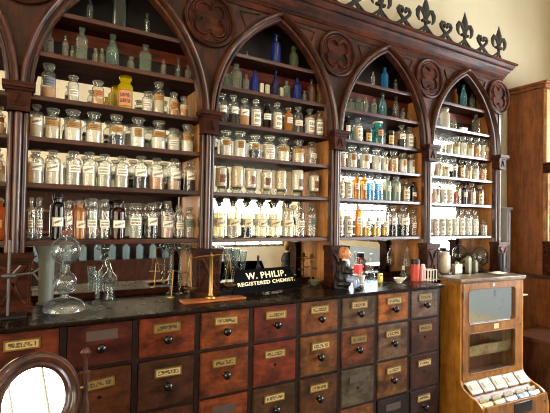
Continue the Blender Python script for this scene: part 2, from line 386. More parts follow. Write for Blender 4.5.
# arches
AX, AR, AZ = .326, .736, 2.18
def arch_pts(off, n=18, top=None):
    R = AR+off; te = math.acos(AX/R); return [(AX-R*math.cos(te*i/n), AZ+R*math.sin(te*i/n)) for i in range(n+1)]
PROF = [(0, YS+.012), (0, 2.292), (.006, 2.280), (.016, 2.278), (.020, 2.287), (.027, 2.287), (.032, 2.262), (.042, 2.252), (.053, 2.258), (.058, 2.272), (.060, 2.30), (.060, YS+.012)]
for i in range(5):
    xc = (XK[i]+XK[i+1])/2; m = MB(); n = 18
    for sg in (1, -1):
        rows = [arch_pts(o, n) for o, _ in PROF]
        vs = []; fs = []; P = len(PROF)
        for j in range(n+1):
            for q in range(P): vs.append((xc+sg*rows[q][j][0], PROF[q][1], rows[q][j][1]))
        for j in range(n):
            for q in range(P): r = (q+1) % P; fs.append((j*P+q, j*P+r, (j+1)*P+r, (j+1)*P+q))
        m.add(vs, fs)
    cp(m, 'arch_moulding', M['mahog'], smooth=50)
    m = MB()
    for sg in (1, -1):
        A = arch_pts(.05, n); A = [p for p in A if p[1] < 2.885]+[(0, 2.885)] if A[-1][1] > 2.885 else A
        vs = []; fs = []; hw = BW/2*-1
        A = [(A[0][0], 2.17)]+A
        for (ax, az) in A: vs += [(xc+sg*hw, YF+.006, az), (xc+sg*min(ax, 0), YF+.006, az), (xc+sg*hw, YS+.01, az), (xc+sg*min(ax, 0), YS+.01, az)]
        for j in range(len(A)-1):
            a = 4*j; fs += [(a, a+1, a+5, a+4), (a+2, a+6, a+7, a+3)]
        m.add(vs, fs)
        # flat triangular mouldings beside the roundels
        for (px, pz, qx, qz, rx, rz) in ((-.275, 2.84, -.055, 2.852, -.235, 2.745),):
            m.tube([(xc+sg*px, YF+.003, pz), (xc+sg*qx*2.6, YF+.003, qz), (xc+sg*rx, YF+.003, rz)], .006, 6, closed=True)
    cp(m, 'spandrel_panel', M['spandrel'], smooth=0)
for k in range(6):
    x, z = XK[k], 2.735; m = MB(); N = 40
    def ring(r, mn, y, fl=1): m.tube([(x+r*math.cos(2*PI*q/N), y, z+r*math.sin(2*PI*q/N)) for q in range(N)], mn, 8, fl, closed=True)
    m = MB(); ring(.148, .013, YF-.004); ring(.127, .006, YF)
    m.prism([(x+.14*math.cos(2*PI*q/32), z+.14*math.sin(2*PI*q/32)) for q in range(32)], YF, YF+.02)
    pts = []
    for L in range(4):
        a0 = PI/4+PI/2*L; cxx, czz = .060*math.cos(a0), .060*math.sin(a0)
        for q in range(9):
            a = a0-2.1+4.2*q/8; pts.append((x+cxx+.048*math.cos(a), YF-.003, z+czz+.048*math.sin(a)))
    m.tube(pts, .0075, 6, 1.5, closed=True); m.tube([(x+(p_[0]-x)*1.17, YF+.001, z+(p_[2]-z)*1.17) for p_ in pts], .009, 6, .8, closed=True)
    cp(m, 'roundel', M['mahogx'])
# end board on the right, frieze and cornice
cp(MB().box(XR+.03, XR+.06, YF+.01, YB+.012, ZC+.001, 2.9), 'end_panel', M['mahog'])
EX = XR+.065
cp(MB().box(XL, EX, YF-.004, YB, 2.872, 2.915), 'frieze', M['mahogx'], bevel=.002)
prof = [(0, 2.905), (-.012, 2.912), (-.012, 2.922), (-.02, 2.928), (-.024, 2.945), (-.044, 2.968), (-.05, 2.985), (-.062, 2.988), (-.064, 3.0), (-.078, 3.02), (-.09, 3.024), (-.092, 3.04)]
pf = [(YF+o, z) for o, z in prof]+[(YB, 3.04), (YB, 2.905)]
d1 = [-o for o, z in prof]+[.092, 0]
cp(MB().ext_x(pf, XL, EX, None, d1), 'cornice', M['mahogx'], smooth=20)
# cresting
ZT = 3.04; YC = YF-.06
def tall(x):
    m = MB(); P = lambda u, w: (x+u, YC, ZT+w)
    m.tube([P(0, .12), P(0, .15), P(0, .18), P(0, .205), P(0, .235), P(0, .262), P(0, .29)], [.012, .022, .034, .035, .024, .012, .002], 10, .35)
    m.tube([P(0, .03), P(0, .06), P(0, .10), P(0, .135)], [.012, .012, .016, .014], 8, .8)
    m.box(x-.038, x+.038, YC-.012, YC+.012, ZT+.092, ZT+.108)
    for s in (-1, 1):
        m.tube([P(s*.006, .095), P(s*.016, .14), P(s*.036, .178), P(s*.062, .182), P(s*.080, .158), P(s*.080, .125), P(s*.066, .098), P(s*.056, .092)], [.010, .014, .019, .022, .022, .018, .010, .004], 8, .5)
        m.tube([P(0, .05), P(s*.016, .03), P(s*.032, .002)], [.011, .011, .012], 8, .7)
    return m
def small(x):
    m = MB(); P = lambda u, w: (x+u, YC, ZT+w)
    for s in (-1, 1):
        m.tube([P(s*.034, .002), P(s*.022, .03), P(0, .055), P(s*-.026, .078), P(s*-.046, .098), P(s*-.052, .118), P(s*-.040, .134), P(s*-.020, .134), P(s*-.010, .118), P(s*-.020, .106)], [.011, .012, .014, .013, .014, .015, .016, .016, .014, .012], 8, .8)
    return m
def widen(m, x0, k_):
    m.v = [(x0+(a_-x0)*k_, b_, ZT+(c_-ZT)*(1+(k_-1)*.35)) for a_, b_, c_ in m.v]; return m
x = 3.589; n = 0
while x > 1.1:
    cp(widen(tall(x), x, 1.14), 'cresting_finial', M['iron'])
    if x < 3.7: cp(widen(small(x-.2385), x-.2385, 1.2), 'cresting_scroll', M['iron'])
    m = MB()
    for xa, xb in ((x-.2385, x), (x-.477, x-.2385)):
        m.tube([(xa+(xb-xa)*u, YC, ZT+h_) for u, h_ in ((0, .072), (.14, .045), (.32, .016), (.5, .008), (.68, .016), (.86, .045), (1, .072))], .010, 6, .9)
    cp(m, 'cresting_band', M['iron']); x -= .477
cp(MB().tube([(3.645, YC, ZT+.011), (3.70, YC, ZT+.007), (3.74, YC, ZT+.007)], .008, 6), 'cresting_band', M['iron'])

# ------------------------------------------------------------------ chest of drawers and counter
CX0, CW, YD = -.452, .2977, 2.0
chest = thing('drawer_chest', 'long apothecary counter chest of small labelled drawers with black knobs', 'drawer chest', (1.2, 2.2, 0))
CO = (-1.2, -2.2, 0)
XE = CX0+CW*10+.012
MB().box(-1.2, XE, YD+.045, YB+.04, 0, ZC-.022).build('carcass', M['frame'], chest, CO)
MB().box(-1.2, XE-.01, YD+.02, YD+.05, 0, .19).build('base_board', M['frame'], chest, CO)
m = MB(); rows = [(1.117, .938), (.918, .697), (.680, .459), (.442, .222)]
for a, b in ((ZC-.021, 1.119), (.936, .920), (.695, .682), (.457, .444), (.220, .186)): m.box(-1.2, XE, YD+.002, YD+.046, b, a)
for k in range(-1, 11):
    x = CX0+CW*k; m.box(x-.013, x+.013, YD, YD+.046, .186, ZC-.0215)
m.build('front_frame', M['frame'], chest, CO, bevel=.002)
pr_ = [(YD-.03, ZC-.019), (YD-.036, ZC-.014), (YD-.036, ZC-.006), (YD-.03, ZC), (YB+.04, ZC), (YB+.04, ZC-.021), (YD-.012, ZC-.021), (YD-.014, ZC-.02)]
MB().ext_x(pr_, -1.2, XE+.02).build('counter_top', M['counter'], chest, CO, smooth=25)
# narrower ledge of the counter under the last arch
led = thing('counter_ledge', 'plain dark counter section under the rightmost arch behind the display case', 'counter', (3.2, 2.35, 0))
MB().box(XE+.022-3.2, EX-3.2, 2.15-2.35, YB+.04-2.35, ZC-.03, ZC).build('counter_top', M['counter'], led, bevel=.003)
MB().box(XE+.022-3.2, EX-.02-3.2, 2.26-2.35, YB+.04-2.35, 0, ZC-.03).build('carcass', M['frame'], led)
DC = {  # drawer colours, columns from the left end of the view
 1: [(112, 44, 24), (84, 32, 24), (136, 56, 30), (150, 70, 32), (120, 42, 26), (140, 74, 40), (112, 76, 60), (186, 96, 38), (112, 78, 74)],
 2: [(90, 38, 24), (94, 46, 26), (80, 42, 28), (130, 58, 30), (128, 48, 26), (134, 76, 42), (118, 60, 40), (112, 78, 68), (88, 44, 36)],
 3: [(90, 38, 24), (90, 40, 24), (96, 50, 36), (140, 62, 34), (86, 52, 36), (98, 56, 36), (92, 74, 66), (134, 80, 46), (76, 38, 32)],
 4: [(90, 38, 24), (90, 40, 24), (90, 46, 34), (110, 50, 34), (96, 48, 32), (90, 52, 36), (140, 80, 48), (48, 30, 30), (56, 30, 30)]}
NOKNOB = {(1, 0), (2, 1), (2, 4), (3, 6), (2, 8), (3, 8)}
GREYLAB = {(1, 1), (3, 3), (3, 6), (4, 7)}
dw = CW-.032
def drawer_mesh(h):
    m = MB(); w = dw/2
    m.box(-w, w, 0, .03, -h/2, h/2)
    m.prism([(-w+.006, -h/2+.006), (w-.006, -h/2+.006), (w-.006, h/2-.006), (-w+.006, h/2-.006)], -.003, 0)
    return m.mesh('drawer', 0, [M['drawer']])
dm = {0: drawer_mesh(.179), 1: drawer_mesh(.221)}
km = MB().lathe([(0, -.040), (.008, -.0395), (.016, -.035), (.0205, -.028), (.020, -.021), (.014, -.014), (.008, -.010), (.008, -.003), (.013, 0), (0, 0)], 18)
km.v = [(x, z, y) for x, y, z in km.v]; km = km.mesh('knob', 40, [M['knob']])
hm = MB().lathe([(0, -.0015), (.004, -.0015), (.008, -.002), (.008, 0), (0, 0)], 14); hm.v = [(x, z, y) for x, y, z in hm.v]; hm = hm.mesh('keyhole', 40, [M['knob']])
def labeled(mb, name, mats, x0, x1, y, z0, z1):
    me = mb.mesh(name, 0, mats); return me
def uvmesh(name, quads, mats):
    """list of (4 corner points, material index); each quad carries a 0..1 uv"""
    me = bpy.data.meshes.new(name); vs = []; fs = []
    for q, mi in quads: b = len(vs); vs += q; fs.append((b, b+1, b+2, b+3))
    me.from_pydata(vs, [], fs); uv = me.uv_layers.new(name='UVMap')
    for p, (q, mi) in zip(me.polygons, quads):
        p.material_index = mi
        for li, c in zip(p.loop_indices, ((0, 0), (1, 0), (1, 1), (0, 1))): uv.data[li].uv = c
    for m_ in mats: me.materials.append(m_)
    return me
a, b, d = .065, .0215, .006
hq = [([(-a, -d, -b), (a, -d, -b), (a, -d, b), (-a, -d, b)], 0)]
hq += [([(-a, 0, -b), (a, 0, -b), (a, -d, -b), (-a, -d, -b)], 0), ([(-a, -d, b), (a, -d, b), (a, 0, b), (-a, 0, b)], 0), ([(-a, 0, -b), (-a, -d, -b), (-a, -d, b), (-a, 0, b)], 0), ([(a, -d, -b), (a, 0, -b), (a, 0, b), (a, -d, b)], 0)]
a2, b2 = .057, .015
hq += [([(-a2, -d-.0008, -b2), (a2, -d-.0008, -b2), (a2, -d-.0008, b2), (-a2, -d-.0008, b2)], 1)]
holder = uvmesh('label_holder', hq, [M['brasso'], M['card']])
gq = [([(-a, -.002, -b), (a, -.002, -b), (a, -.002, b), (-a, -.002, b)], 0), ([(-a, 0, -b), (a, 0, -b), (a, -.002, -b), (-a, -.002, -b)], 0), ([(-a, -.002, b), (a, -.002, b), (a, 0, b), (-a, 0, b)], 0)]
greyh = uvmesh('label_holder', gq, [plain('faded_label', lin(70, 56, 46), .6, 0, 0, 40)])
PC = [(170, 144, 88), (148, 122, 68), (186, 164, 112), (128, 104, 56)]
for r in range(4):
    z1, z0 = rows[r]; zc = (z0+z1)/2; h = z1-z0
    for c in range(-1, 9):
        x = CX0+CW*(c+1.5); cc = DC[r+1][max(c, 0)]
        o = link('drawer', dm[0 if r == 0 else 1], chest, (x-1.2, YD-2.2-.004, zc))
        o.color = (*lin(cc[0]*1.0, cc[1]*1.10, cc[2]*.95), 1)
        g = (r+1, c) in GREYLAB; zl = h*.23
        l = link('label_holder', greyh if g else holder, o, (rnd.uniform(-.006, .006), -.0032, zl)); l.rotation_euler = (0, (-.06 if (r+1, c) == (2, 1) else rnd.uniform(-.02, .02)), 0)
        l.color = (*lin(*rnd.choice(PC)), 1)
        if (r+1, c) in NOKNOB: link('keyhole', hm, o, (0, -.003, -.01))
        else: link('knob', km, o, (rnd.uniform(-.006, .006), -.003, -.012))

# ------------------------------------------------------------------ bottles
N_ = 20
BP = {
 'jar': [(0, 0), (.9, 0), (.985, .012), (1, .03), (1, .66), (.96, .71), (.78, .755), (.66, .78), (.63, .83), (.72, .86), (.80, .90), (.80, .915), (.70, .92)],
 'bottle': [(0, 0), (.92, 0), (1, .02), (1, .69), (.96, .73), (.78, .77), (.52, .79), (.45, .81), (.45, .87), (.62, .885), (.62, .90), (.42, .905)],
 'vial': [(0, 0), (.9, 0), (1, .03), (1, .66), (.90, .72), (.52, .77), (.42, .80), (.42, .93), (.52, .945), (.52, .99), (.4, 1)],
 'tallneck': [(0, 0), (.9, 0), (1, .03), (1, .46), (.93, .55), (.6, .68), (.42, .76), (.36, .90), (.46, .93), (.46, .985), (.34, 1)],
 'squat': [(0, 0), (.9, 0), (1, .05), (1, .60), (.86, .70), (.55, .76), (.5, .84), (.66, .87), (.66, .98), (.55, 1)],
 'dome': [(0, 0), (.92, 0), (.95, .03), (.70, .09), (.62, .15), (.80, .20), (.96, .23), (1, .27), (1, .76), (.96, .86), (.80, .95), (.5, .99), (.0, 1)],
 'pot': [(0, 0), (.92, 0), (1, .04), (1, .74), (.94, .80), (.94, .84)],
}
STP = {
 'jar': ('stopper', [(.5, .80), (.55, .918), (.82, .925), (.88, .95), (.86, .98), (.6, 1), (0, 1)]),
 'bottle': ('stopper', [(.25, .80), (.36, .903), (.5, .912), (.66, .935), (.70, .96), (.62, .985), (.3, 1), (0, 1)]),
 'pot': ('lid', [(.98, .78), (1.04, .79), (1.04, .97), (.9, 1), (0, 1)]),
}
LABZ = {'band': (.42, .60, 1.1), 'rect': (.22, .50, .95), 'mid': (.36, .60, .95), 'low': (.28, .48, 1.0), 'tall': (.08, .58, 1.0), 'patch': (.35, .62, .5), 'potl': (.12, .7, .8)}
cache = {}
def unit(key, f):
    if key not in cache: cache[key] = f()
    return cache[key]
def body_mesh(ty, sq, mat): return unit(('b', ty, sq, mat), lambda: MB().lathe(BP[ty], 20, (0, 0, 0), .62 if sq else 1, 5 if sq else 0).mesh('body', 40, [M[mat]]))
def stop_mesh(ty, mat): return unit(('s', ty, mat), lambda: MB().lathe(STP[ty][1], 16).mesh(STP[ty][0], 40, [M[mat]]))
def fill_mesh(ty, f, mat):
    def mk():
        p = [(r*.93, z) for r, z in BP[ty] if .02 < z < f]
        if ty == 'dome': p = [(r*.93, z) for r, z in BP[ty] if .22 < z < f]
        q = p[-1][0] if p else .93
        p = [(0, p[0][1])]+p+[(q, f), (0, f+.01)] if p else [(0, .03), (.9, .03), (.93, f), (0, f+.01)]
        return MB().lathe(p, 18).mesh('contents', 40, [M[mat]])
    return unit(('c', ty, f, mat), mk)
def label_mesh(kind, mat, sq):
    z0, z1, half = LABZ[kind]
    def mk():
        me = bpy.data.meshes.new('label'); n = 10; vs = []; fs = []
        for j in range(2):
            for i in range(n+1):
                a = -PI/2-half+2*half*i/n
                if sq: vs.append((-.75+1.5*i/n, -.66, z0+(z1-z0)*j))
                else: vs.append((1.03*math.cos(a), 1.03*math.sin(a), z0+(z1-z0)*j))
        for i in range(n): fs.append((i, i+1, n+2+i, n+1+i))
        me.from_pydata(vs, [], fs); uv = me.uv_layers.new(name='UVMap')
        for i, p in enumerate(me.polygons):
            p.use_smooth = True
            for li, c in zip(p.loop_indices, ((i/n, 0), ((i+1)/n, 0), ((i+1)/n, 1), (i/n, 1))): uv.data[li].uv = c
        me.materials.append(M[mat]); return me
    return unit(('l', kind, mat, sq), mk)
WH, CR, GO, PK = (244, 238, 222), (230, 214, 176), (172, 122, 16), (226, 184, 150)
CLR, GRN, COB, AMB, AQ = (251, 253, 250), (190, 214, 190), (40, 70, 170), (150, 70, 20), (130, 190, 196)
# look: type, flat?, glass mat, glass colour, contents (mat, colour, fill), label (kind, mat, colour), stopper mat, words
K = {
 'gp': ('jar', 0, 'glass', CLR, ('powder', (250, 244, 230), .41), ('band', 'lab', GO), 'glass', 'stoppered glass jar of white powder, gold label'),
 'gq': ('jar', 0, 'glass', CLR, ('powder', (240, 226, 196), .60), ('band', 'lab', (186, 136, 40)), 'glass', 'stoppered glass jar of cream powder, gold label'),
 'gw': ('jar', 0, 'glass', CLR, ('powder', (252, 250, 240), .66), ('patch', 'lab', (168, 120, 24)), 'glass', 'glass jar full of white powder, small gold label'),
 'gb': ('jar', 0, 'glass', CLR, ('powder', (34, 40, 62), .34), ('band', 'lab', GO), 'glass', 'glass jar of dark blue crystals, gold label'),
 'gt': ('jar', 0, 'glass', CLR, ('powder', (222, 160, 104), .6), ('band', 'lab', CR), 'glass', 'glass jar of tan powder, cream label'),
 'sb': ('jar', 0, 'glass', CLR, ('powder', (226, 176, 136), .33), ('mid', 'lab', (110, 120, 140)), 'glass', 'glass jar of peach powder, blue grey label'),
 'ac': ('jar', 0, 'glass', CLR, ('powder', (232, 170, 110), .3), ('mid', 'lab', (190, 110, 24)), 'glass', 'small glass jar, orange label'),
 'ww': ('jar', 0, 'glass', CLR, ('powder', (246, 238, 222), .62), ('rect', 'lab', WH), 'glass', 'glass jar of pale powder, white label'),
 'cw': ('bottle', 0, 'glass', CLR, ('liquid', (240, 238, 222), .62), ('mid', 'lab', WH), 'glass', 'clear stoppered bottle, printed white label'),
 'cs': ('bottle', 0, 'glass', CLR, ('powder', (236, 224, 200), .60), ('mid', 'script', WH), 'glass', 'clear stoppered bottle, slanting handwritten label'),
 'cl': ('bottle', 0, 'glass', CLR, None, ('low', 'lab', WH), 'glass', 'empty clear stoppered bottle, white label'),
 'ct': ('bottle', 0, 'glass', CLR, ('powder', (250, 246, 232), .64), ('tall', 'lab', WH), 'glass', 'clear bottle of white powder, tall white label'),
 'cd': ('bottle', 0, 'glass', CLR, ('powder', (22, 18, 18), .36), ('mid', 'script', WH), 'glass', 'clear bottle half full of black contents, white label'),
 'cn': ('bottle', 0, 'glass', CLR, ('powder', (56, 30, 18), .5), ('mid', 'script', WH), 'glass', 'clear bottle of dark brown contents, white label'),
 'cp': ('bottle', 0, 'glass', CLR, ('powder', (222, 164, 110), .54), ('mid', 'script', WH), 'glass', 'clear bottle of peach powder, white label'),
 'cm': ('bottle', 0, 'glass', CLR, ('powder', (216, 180, 148), .3), ('mid', 'script', WH), 'glass', 'clear bottle with low beige powder, white label'),
 'pk': ('bottle', 0, 'glass', CLR, ('powder', (224, 188, 170), .58), ('low', 'script', WH), 'glass', 'bottle of pink powder, handwritten white label'),
 'yl': ('bottle', 0, 'glass', (252, 251, 244), ('liquid', (253, 251, 238), .62), ('low', 'script', CR), 'blackw', 'bottle of pale yellow liquid, framed label, black stopper'),
 'yb': ('bottle', 0, 'glass', (251, 250, 238), ('powder', (18, 18, 30), .26), ('low', 'script', CR), 'blackw', 'bottle with blue black contents, black stopper'),
 'yc': ('bottle', 0, 'glass', CLR, ('powder', (236, 200, 40), .26), ('low', 'lab', WH), 'glass', 'bottle with bright yellow powder, white label'),
 'bk': ('bottle', 0, 'tint', (14, 12, 14), None, ('low', 'script', WH), 'blackw', 'black glass bottle, white label, black stopper'),
 'br': ('bottle', 0, 'tint', (92, 34, 16), None, ('low', 'script', WH), 'blackw', 'red brown glass bottle, white label, dark stopper'),
 'bm': ('bottle', 0, 'tint', (44, 14, 16), None, ('mid', 'lab', WH), 'blackw', 'dark maroon glass bottle, white label'),
 'am': ('bottle', 0, 'tint', (232, 168, 88), None, ('low', 'script', CR), 'glass', 'light amber glass bottle, cream label'),
 'ao': ('bottle', 0, 'tint', (240, 178, 84), None, ('mid', 'lab', WH), 'glass', 'orange amber glass bottle, white label'),
 'bl': ('bottle', 0, 'glass', CLR, ('liquid', (130, 208, 255), .66), ('mid', 'lab', WH), 'glass', 'bottle of bright blue liquid, white label'),
 'gg': ('bottle', 0, 'tint', (206, 220, 204), ('liquid', (196, 214, 200), .4), ('mid', 'lab', CR), 'glass', 'grey green glass bottle, cream label'),
 'cb': ('bottle', 0, 'glass', (224, 208, 180), ('powder', (214, 178, 124), .6), ('tall', 'lab', CR), 'glass', 'bottle of tan powder, tall cream label'),
 'rd': ('bottle', 0, 'glass', CLR, ('liquid', (210, 90, 90), .6), ('mid', 'lab', CR), 'glass', 'bottle of red liquid, cream label'),
 'dg': ('bottle', 0, 'glass', CLR, None, ('mid', 'lab', (120, 140, 120)), 'glass', 'clear bottle, faded green label'),
 'yj': ('jar', 0, 'liquid', (252, 232, 20), None, ('tall', 'lab', (206, 132, 84)), 'glass', 'bright yellow jar, big orange label'),
 'tj': ('jar', 0, 'pale', (110, 200, 194), None, ('patch', 'lab', (206, 128, 70)), 'porc', 'teal glass jar, orange label'),
 'wb': ('jar', 0, 'tint', (244, 242, 226), None, None, 'glass', 'milky white glass jar'),
 'dw': ('dome', 0, 'glass', CLR, ('powder', (246, 228, 190), .9), None, None, 'round topped glass jar of cream powder on foot'),
 'dl': ('dome', 0, 'glass', CLR, ('powder', (240, 228, 204), .84), ('patch', 'lab', (140, 82, 50)), None, 'round topped glass jar on foot, brown label'),
 'df': ('dome', 0, 'glass', CLR, ('powder', (250, 242, 222), .93), ('patch', 'lab', (110, 66, 34)), None, 'wide round topped jar of white powder, brown label'),
 'vc': ('vial', 0, 'glass', (226, 228, 214), None, None, None, 'small clear glass vial without stopper'),
 'vm': ('vial', 0, 'pale', (240, 236, 220), None, None, None, 'small milky glass vial'),
 'vr': ('vial', 0, 'pale', (222, 190, 170), None, None, None, 'small pinkish glass vial'),
 'vy': ('vial', 0, 'pale', (214, 202, 130), None, None, None, 'small yellowish glass bottle'),
 'vg': ('vial', 1, 'pale', (204, 222, 200), None, None, None, 'flat pale green glass bottle without stopper'),
 'vw': ('vial', 1, 'pale', (226, 232, 212), None, None, None, 'flat whitish green glass bottle'),
 'vk': ('vial', 1, 'pale', (60, 96, 84), None, None, None, 'big square dark green glass bottle'),
 'vo': ('vial', 0, 'tint', (60, 90, 190), None, None, None, 'cobalt blue glass bottle'),
 'vd': ('tallneck', 0, 'tint', (60, 60, 120), None, None, None, 'slim dark blue glass bottle with long neck'),
 'vb': ('vial', 0, 'tint', (70, 170, 220), None, None, None, 'bright turquoise blue glass bottle'),
 'tg': ('tallneck', 0, 'pale', (196, 222, 200), None, None, None, 'pale green glass bottle with long neck'),
 'ta': ('tallneck', 0, 'pale', (160, 212, 210), None, None, None, 'tall aqua glass bottle with long neck'),
 'tc': ('tallneck', 0, 'glass', (226, 222, 214), None, None, None, 'slim clear glass bottle with long neck'),
 'sq': ('squat', 0, 'pale', (234, 230, 206), None, None, None, 'tiny squat milky glass bottle'),
 'sg': ('squat', 0, 'tint', (126, 140, 100), None, None, None, 'squat olive green glass bottle'),
 'sa': ('squat', 0, 'tint', (150, 90, 40), None, None, None, 'squat amber brown glass bottle'),
 'pb': ('pot', 0, 'tint', (20, 16, 14), None, ('potl', 'lab', (222, 180, 90)), 'blackw', 'short black pot, cream and gold label'),
}
# shelf inventory: x centre, width, top (photograph), look
INV = {
 (0, 3): [(-3, 13, 106, 'gp')], (0, 4): [(-4, 13, 148, 'cw')], (0, 5): [(-3, 13, 197, 'am')],
 (1, 0): [(90, 6.5, -2, 'vc'), (119.5, 14, -18, 'vk'), (147, 6, 14, 'vc')],
 (1, 1): [(49, 9, 31, 'vm'), (65.5, 6, 36, 'vm'), (72.3, 6, 46, 'sq'), (81.8, 13.5, 28, 'vw'), (95.5, 6.5, 48.5, 'sq'), (102, 6, 49, 'sq'), (113, 12.5, 30, 'tg'), (131, 7, 57, 'sq'), (145.5, 11.5, 45, 'vg'), (163.5, 5.5, 60, 'vm'), (178, 7.5, 57.5, 'tc'), (188, 6.5, 65.5, 'vm')],
 (1, 2): [(49, 13, 64, 'sb'), (73.5, 10.5, 76, 'ww'), (98, 11.5, 81, 'ac'), (112.5, 9, 88, 'vy'), (125.5, 16, 74, 'yj'), (147.5, 10.5, 92, 'ww'), (159, 11, 82, 'gq'), (174, 9, 93, 'ac'), (184, 8.5, 97, 'gt')],
 (1, 3): [(32.5, 15, 102, 'cs'), (53, 16, 108.5, 'gq'), (73, 15.5, 110, 'gp'), (94, 14.5, 112.5, 'gp'), (116.5, 14, 115, 'gb'), (138, 14, 118, 'gw'), (159, 14, 121, 'gp'), (173.5, 12.5, 129, 'ww'), (187.5, 13, 125, 'gp')],
 (1, 4): [(32, 15.5, 149, 'cs'), (53, 15, 150, 'cs'), (73.5, 14.5, 151, 'cw'), (89.5, 13, 152, 'cs'), (104.5, 13.5, 154, 'cw'), (122, 13.5, 156, 'cw'), (141, 14, 156, 'cd'), (157, 13.5, 158, 'cp'), (174.5, 13.5, 159, 'cm'), (190, 11, 161, 'cn')],
 (1, 5): [(26, 11, 197, 'cl'), (39.5, 14, 197, 'cl'), (58.5, 13, 193, 'bk'), (69.5, 8, 200, 'cn'), (80.5, 12.5, 200, 'am'), (93, 12.5, 198, 'cl'), (105, 11.5, 199, 'cl'), (118.5, 14, 200, 'br'), (136, 13, 203, 'cw'), (151.5, 12.5, 203, 'cd'), (167.5, 12.5, 201, 'pk'), (179.5, 10.5, 205, 'cl'), (190.5, 10.5, 207, 'dg')],
 (2, 0): [(246.5, 3, 51.5, 'sq'), (275.8, 10, 35, 'vo'), (293.8, 9.5, 47, 'sg')],
 (2, 1): [(226.5, 8, 68, 'vg'), (236.2, 10.5, 64, 'vw'), (246, 6.5, 75, 'vm'), (254.5, 7.5, 71, 'vo'), (275.5, 7, 68, 'vd'), (286.5, 7, 81, 'vw'), (297, 8.5, 79, 'vo'), (304.5, 5.5, 91, 'vm'), (311.5, 8, 80, 'vr'), (320, 6.5, 86, 'vy')],
 (2, 2): [(222.5, 9.5, 94, 'cd'), (233.5, 10, 95, 'cd'), (244.5, 10, 99, 'cp'), (256, 10, 100, 'ct'), (267, 9, 104, 'bm'), (277.3, 9.5, 103, 'ct'), (288.5, 8.5, 108, 'ao'), (298.3, 9.5, 107, 'cl'), (309.7, 10, 109, 'ct'), (319.3, 8.5, 111, 'ct')],
 (2, 3): [(226, 12, 130.5, 'gp'), (240, 12.5, 132, 'gw'), (255, 11.5, 135, 'gb'), (269.3, 12.5, 136, 'ww'), (283.5, 12, 138, 'gp'), (298.5, 12, 140, 'gq'), (311.7, 10.5, 142, 'cl')],
 (2, 4): [(221.5, 12, 164, 'dl'), (237.5, 13, 164, 'dw'), (250.7, 12, 166, 'dl'), (267, 11.5, 168, 'dl'), (281, 11.5, 168.5, 'dw'), (297.5, 13, 169, 'df'), (314, 11, 172, 'dl')],
 (2, 5): [(219.3, 13, 198, 'yl'), (233.5, 13, 198, 'yl'), (247.3, 12, 198, 'yb'), (261.3, 12.5, 198, 'yl'), (275, 12, 198, 'yl'), (288, 12, 199, 'yl'), (300, 9.5, 203, 'cl'), (311.5, 10, 205, 'dg')],
 (3, 0): [(373, 4, 72, 'vm'), (384.7, 7, 68, 'vb'), (395.5, 4.5, 79, 'vc')],
 (3, 1): [(350.5, 6, 99, 'vw'), (358.5, 8.5, 98, 'vg'), (366, 4.5, 97, 'vm'), (374, 5, 99, 'vw'), (382.8, 7.5, 90, 'ta'), (396, 6.5, 95, 'tc'), (402.7, 4.8, 109, 'vm'), (410.7, 4, 114, 'sq')],
 (3, 2): [(346.8, 7, 116, 'bm'), (357.8, 9.5, 118, 'ct'), (367.7, 8, 129, 'pb'), (377.8, 12, 122, 'tj'), (390, 8, 131, 'pb'), (401.5, 8, 125, 'cd'), (409.3, 8, 127, 'ct'), (414.7, 3.2, 137, 'sa')],
 (3, 3): [(341.7, 9, 146, 'gt'), (352.3, 10, 146, 'gw'), (364.7, 10.5, 147, 'gw'), (376.5, 9.5, 149, 'gw'), (384.8, 7, 151, 'gw'), (393.5, 9, 151, 'gt'), (403, 8.5, 153, 'gw'), (411.3, 7.5, 154, 'gw')],
 (3, 4): [(340.5, 8, 172, 'ct'), (348.5, 7.5, 172, 'ct'), (356.3, 7.5, 172, 'ao'), (363.5, 7, 173, 'ao'), (371, 7.5, 174, 'bl'), (379, 8, 174.5, 'bl'), (387.2, 8, 174, 'gg'), (396.3, 8.5, 176, 'gg'), (405.5, 8.5, 180, 'cb'), (413.3, 6.5, 182, 'bk')],
 (3, 5): [(340, 6.5, 204, 'ct'), (348.5, 9, 204, 'ct'), (358.7, 7.5, 203, 'ao'), (366.8, 8.5, 204, 'yc'), (376, 9, 204, 'yc'), (385, 8, 204, 'yc'), (393.3, 8, 205, 'cd'), (403.7, 11, 205, 'cd'), (413, 7.5, 208, 'cl')],
 (4, 0): [(454.5, 6, 89, 'sa'), (463.5, 6.5, 85, 'ta'), (471.8, 5.5, 94, 'vc')],
 (4, 1): [(445, 9.5, 108, 'wb'), (453.8, 5, 119, 'sq'), (475.8, 7.5, 115, 'vc')],
 (4, 2): [(438.3, 5.5, 137, 'cl'), (443.6, 5, 138, 'cl'), (449.5, 6, 139, 'gw'), (456.2, 6.8, 136, 'gq'), (463, 6.5, 136.5, 'gw'), (470, 6.8, 137, 'gq'), (477, 6.6, 138, 'gt'), (484, 6.4, 139, 'gw'), (490.8, 6, 141, 'gt')],
 (4, 3): [(438.7, 7.4, 157, 'gw'), (446, 6.6, 159, 'gq'), (453.6, 7.4, 158, 'cd'), (461.5, 7, 160, 'cb'), (468.5, 6.6, 160, 'gq'), (475.5, 6.6, 162, 'ww'), (482.7, 7, 163, 'gt')],
 (4, 4): [(436, 7.4, 181, 'gw'), (443.7, 6.6, 181, 'ct'), (450.3, 6.2, 181, 'ct'), (457.3, 6.4, 183, 'rd'), (464.4, 5.6, 184, 'bm'), (471.8, 6.8, 183, 'cb'), (479.8, 7.2, 185, 'cb')],
 (4, 5): [(436, 6, 209, 'ct'), (442.5, 6, 209, 'ct'), (449, 6, 209, 'ct'), (455.5, 6, 209, 'ct'), (462, 6, 209, 'ct'), (468.5, 6.2, 209, 'ct'), (475.2, 6, 210, 'ct'), (483.8, 6, 220, 'cw')],
}
